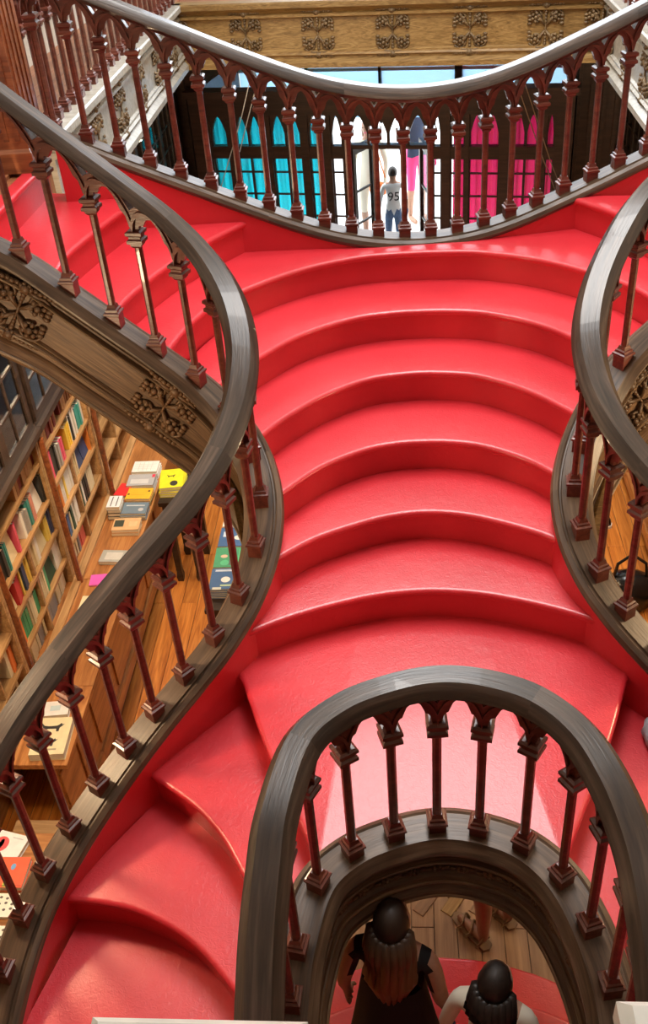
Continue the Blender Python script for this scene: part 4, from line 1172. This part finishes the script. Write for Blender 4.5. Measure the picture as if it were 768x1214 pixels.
    if sandals:
        for s_ in (-1, 1):
            mb = MB()
            out = [(-.036, .07), (-.040, .0), (-.046, -.11), (-.034, -.19), (.0, -.215), (.034, -.19), (.046, -.11), (.038, 0), (.034, .07), (0, .085)]
            vs = [((s_ * .104 + a) * k, b_ * k, z * k) for z in (-.012, .010) for a, b_ in out]; n = len(out)
            mb.add(vs, [tuple(reversed(range(n))), tuple(range(n, 2 * n))] + [(i, (i + 1) % n, n + (i + 1) % n, n + i) for i in range(n)])
            sd = mb.build('sandal', 'sandal', r)
            for yy, zz in ((-.13, .055), (-.06, .075), (.03, .095)):
                mb = MB(); mb.tube([((s_ * .104 + .048 * math.cos(a)) * k, (yy + .02 * math.sin(2 * a)) * k, (.005 + zz * math.sin(a)) * k) for a in [PI * i / 8 for i in range(9)]], .009 * k, 5); mb.build('strap', 'sandal', sd)
    if skirt:
        mb = MB(); n = 18; vs = []
        prof = [(1.18, .15, .115), (1.0, .175, .14), (.80, .205, .175), (.58, .24, .215)]
        for z, rx, ry in prof:
            for i in range(n):
                a = 2 * PI * i / n; f_ = 1 + .05 * math.sin(6 * a) * (1.18 - z)
                vs.append((rx * f_ * math.cos(a) * k, (ry * f_ * math.sin(a) - lean * max(0, z - .9)) * k, z * k))
        mb.add(vs, [(j * n + i, j * n + (i + 1) % n, (j + 1) * n + (i + 1) % n, (j + 1) * n + i) for j in range(3) for i in range(n)])
        mb.build('skirt', skirt, r, True)
    if number:
        cu = bpy.data.curves.new('number', 'FONT'); cu.body = number; cu.size = .22 * k; cu.align_x = 'CENTER'; cu.extrude = .002
        to = bpy.data.objects.new('number_tmp', cu); COL.objects.link(to)
        dg = bpy.context.evaluated_depsgraph_get(); dg.update(); nm = bpy.data.meshes.new_from_object(to.evaluated_get(dg))
        COL.objects.unlink(to); bpy.data.objects.remove(to)
        nm.materials.clear(); nm.materials.append(M('ink')); o = link('shirt_number', nm, r, (0, .125 * k, 1.14 * k)); o.rotation_euler = (PI / 2, 0, PI)
    return tag(r, label, 'person', group)
def dress(x, y, z): return 1 if (z > .55 and z < 1.42 and abs(x) < .19) else 0
person((-.10, 1.935, .511), PI * .94, 1.36, ['skin', 'cloth_black'], dress, 'person with long brown hair in a black dress seen from above in the stairwell', 'hair_brown', .42, .06, skirt='cloth_black')
person((.255, 1.74, .681), PI * .9, 1.20, ['skin', 'cream_cloth', 'jeans'], lambda x, y, z: 2 if .1 < z < .9 else (1 if z < 1.42 and abs(x) < .3 else 0), 'dark haired child at the bottom picture edge inside the stairwell', 'hair_dark', .12)
person((.40, 2.99, .012), math.radians(220), 1.58, ['skin_dark', 'jeans', 'cloth_white'], lambda x, y, z: 1 if .62 < z < 1.0 else (2 if 1.0 <= z < 1.42 else 0), 'person in strappy sandals standing on the parquet below the landing', 'hair_dark', .2, sandals=True)
def shorts(x, y, z): return 2 if .45 < z < .95 else (1 if .95 <= z < 1.43 else 0)
person((-.11, 12.55, -.06), PI + .1, 1.22, ['skin', 'cloth_white', 'jeans'], lambda x, y, z: 2 if .08 < z < .93 else (1 if .93 <= z < 1.43 and abs(x) < .24 else 0), 'child in a white shirt with a large number seen through the open door', 'hair_dark', number='95')
person((.22, 14.0, -.06), .5, 1.72, ['skin', 'navy', 'pink'], shorts, 'person in pink shorts and a dark top on the street', 'hair_dark')
person((-.42, 13.2, -.06), -.4, 1.66, ['skin', 'cream_cloth', 'cream_cloth'], shorts, 'person in pale clothes at the left of the open door', 'hair_brown', .3)
r = empty('shoulder_bag', (-.30, 13.05, .72)); tag(r, 'orange shoulder bag carried by the person in pale clothes', 'bag')
mb = MB(); mb.blob((0, 0, 0), (.13, .06, .10), 10, 8); mb.build('bag_body', 'orange_cloth', r, True)
mb = MB(); mb.tube([(-.12, 0, .03), (-.06, .02, .35), (-.02, .03, .58), (.03, .02, .35), (.12, 0, .03)], .010, 5); mb.build('bag_strap', 'orange_cloth', r)

# ------------------------------------------------------------------ things on the floor at the right
r = empty('handbag', (1.60, 5.60, .0)); tag(r, 'shiny black handbag on the floor under the right railing', 'bag')
mb = MB(); mb.stack([(.13, 0), (.17, .03), (.18, .16), (.14, .27), (.06, .31)], 12, 0); o = mb.build('bag_body', 'black_leather', r, True); o.scale = (1.0, .75, 1)
mb = MB(); mb.tube([(-.12, 0, .26), (-.10, .0, .40), (0, .02, .47), (.10, 0, .40), (.12, 0, .26)], .012, 6); mb.build('bag_handle', 'black_leather', r)
mb = MB(); mb.stack([(.022, .0), (.022, .008), (.012, .014)], 10, 0); o = mb.build('blue_tag', colmat((.15, .55, .85)), r); o.location = (-.02, -.125, .18); o.rotation_euler = (PI / 2.4, 0, 0)
r = empty('shoe', (1.55, 6.62, .0), .9); tag(r, 'black shoe with a white sole on the orange floor', 'shoe')
out = [(-.035, -.12), (-.045, -.04), (-.05, .05), (-.04, .12), (0, .145), (.04, .12), (.05, .05), (.04, -.04), (.035, -.12), (0, -.135)]; n = len(out)
mb = MB(); mb.add([(a, b_, z) for z in (.002, .03) for a, b_ in out], [tuple(reversed(range(n))), tuple(range(n, 2 * n))] + [(i, (i + 1) % n, n + (i + 1) % n, n + i) for i in range(n)]); mb.build('sole', 'cloth_white', r)
mb = MB(); mb.add([(a * s_, b_ * s_ - (.03 if z > .08 else 0), z) for z, s_ in ((.03, .96), (.06, .9), (.085, .6), (.11, .4)) for a, b_ in out], [tuple(range(3 * n, 4 * n))] + [(j * n + i, j * n + (i + 1) % n, (j + 1) * n + (i + 1) % n, (j + 1) * n + i) for j in range(3) for i in range(n)]); mb.build('upper', 'black_leather', r, True)
# grey cloth bag on the right flight, only its edge is in the picture
r = empty('cloth_bag', (.982, 2.71, 1.871)); tag(r, 'pale grey cloth bag on the right flight, cut by the picture edge', 'bag')
mb = MB(); n = 16; vs = []
for z, rr in ((0, .048), (.025, .062), (.06, .060), (.085, .052), (.095, .046)):
    for i in range(n):
        a = 2 * PI * i / n; f_ = 1 + .10 * math.sin(5 * a + z * 30); vs.append((rr * f_ * math.cos(a), rr * 1.4 * f_ * math.sin(a), z))
mb.add(vs, [tuple(reversed(range(n))), tuple(range(4 * n, 5 * n))] + [(j * n + i, j * n + (i + 1) % n, (j + 1) * n + (i + 1) % n, (j + 1) * n + i) for j in range(4) for i in range(n)]); mb.build('bag_body', 'cloth_grey', r, True)
mb = MB(); mb.tube([(-.03, -.04, .09), (-.02, -.03, .125), (-.01, .03, .125), (-.02, .04, .09)], .006, 5); mb.build('bag_handle', 'cloth_grey', r)

# thin suspension cables by the entrance
for i_, (pl, lab) in enumerate(((((-1.27, 8.9, 3.09), (-1.38, 8.9, 2.79), (-1.68, 8.9, 2.1), (-1.72, 8.9, 1.9)), 'long slack cable hanging before the turquoise curtain'), (((-1.20, 8.9, 3.09), (-1.30, 8.9, 2.84), (-1.43, 8.9, 2.5)), 'short cable hanging before the turquoise curtain'),
                         (((.93, 8.85, 3.09), (1.02, 8.9, 2.86), (1.22, 8.9, 2.36), (1.40, 8.9, 1.95)), 'left cable slanting before the crimson curtain'), (((1.0, 8.85, 3.09), (1.07, 8.9, 2.9), (1.31, 8.9, 2.28), (1.46, 8.9, 1.95)), 'right cable slanting before the crimson curtain'))):
    pl = [(x_ * 1.056, y_ * 1.056, GZ - (GZ - z_) * 1.056) for x_, y_, z_ in pl]; pl = [(pl[0][0] + .03, pl[0][1], 3.08)] + pl
    mb = MB(); mb.tube(pl, .005, 5); o = mb.build('cable', 'steel'); tag(o, lab, 'cable', 'suspension cables')
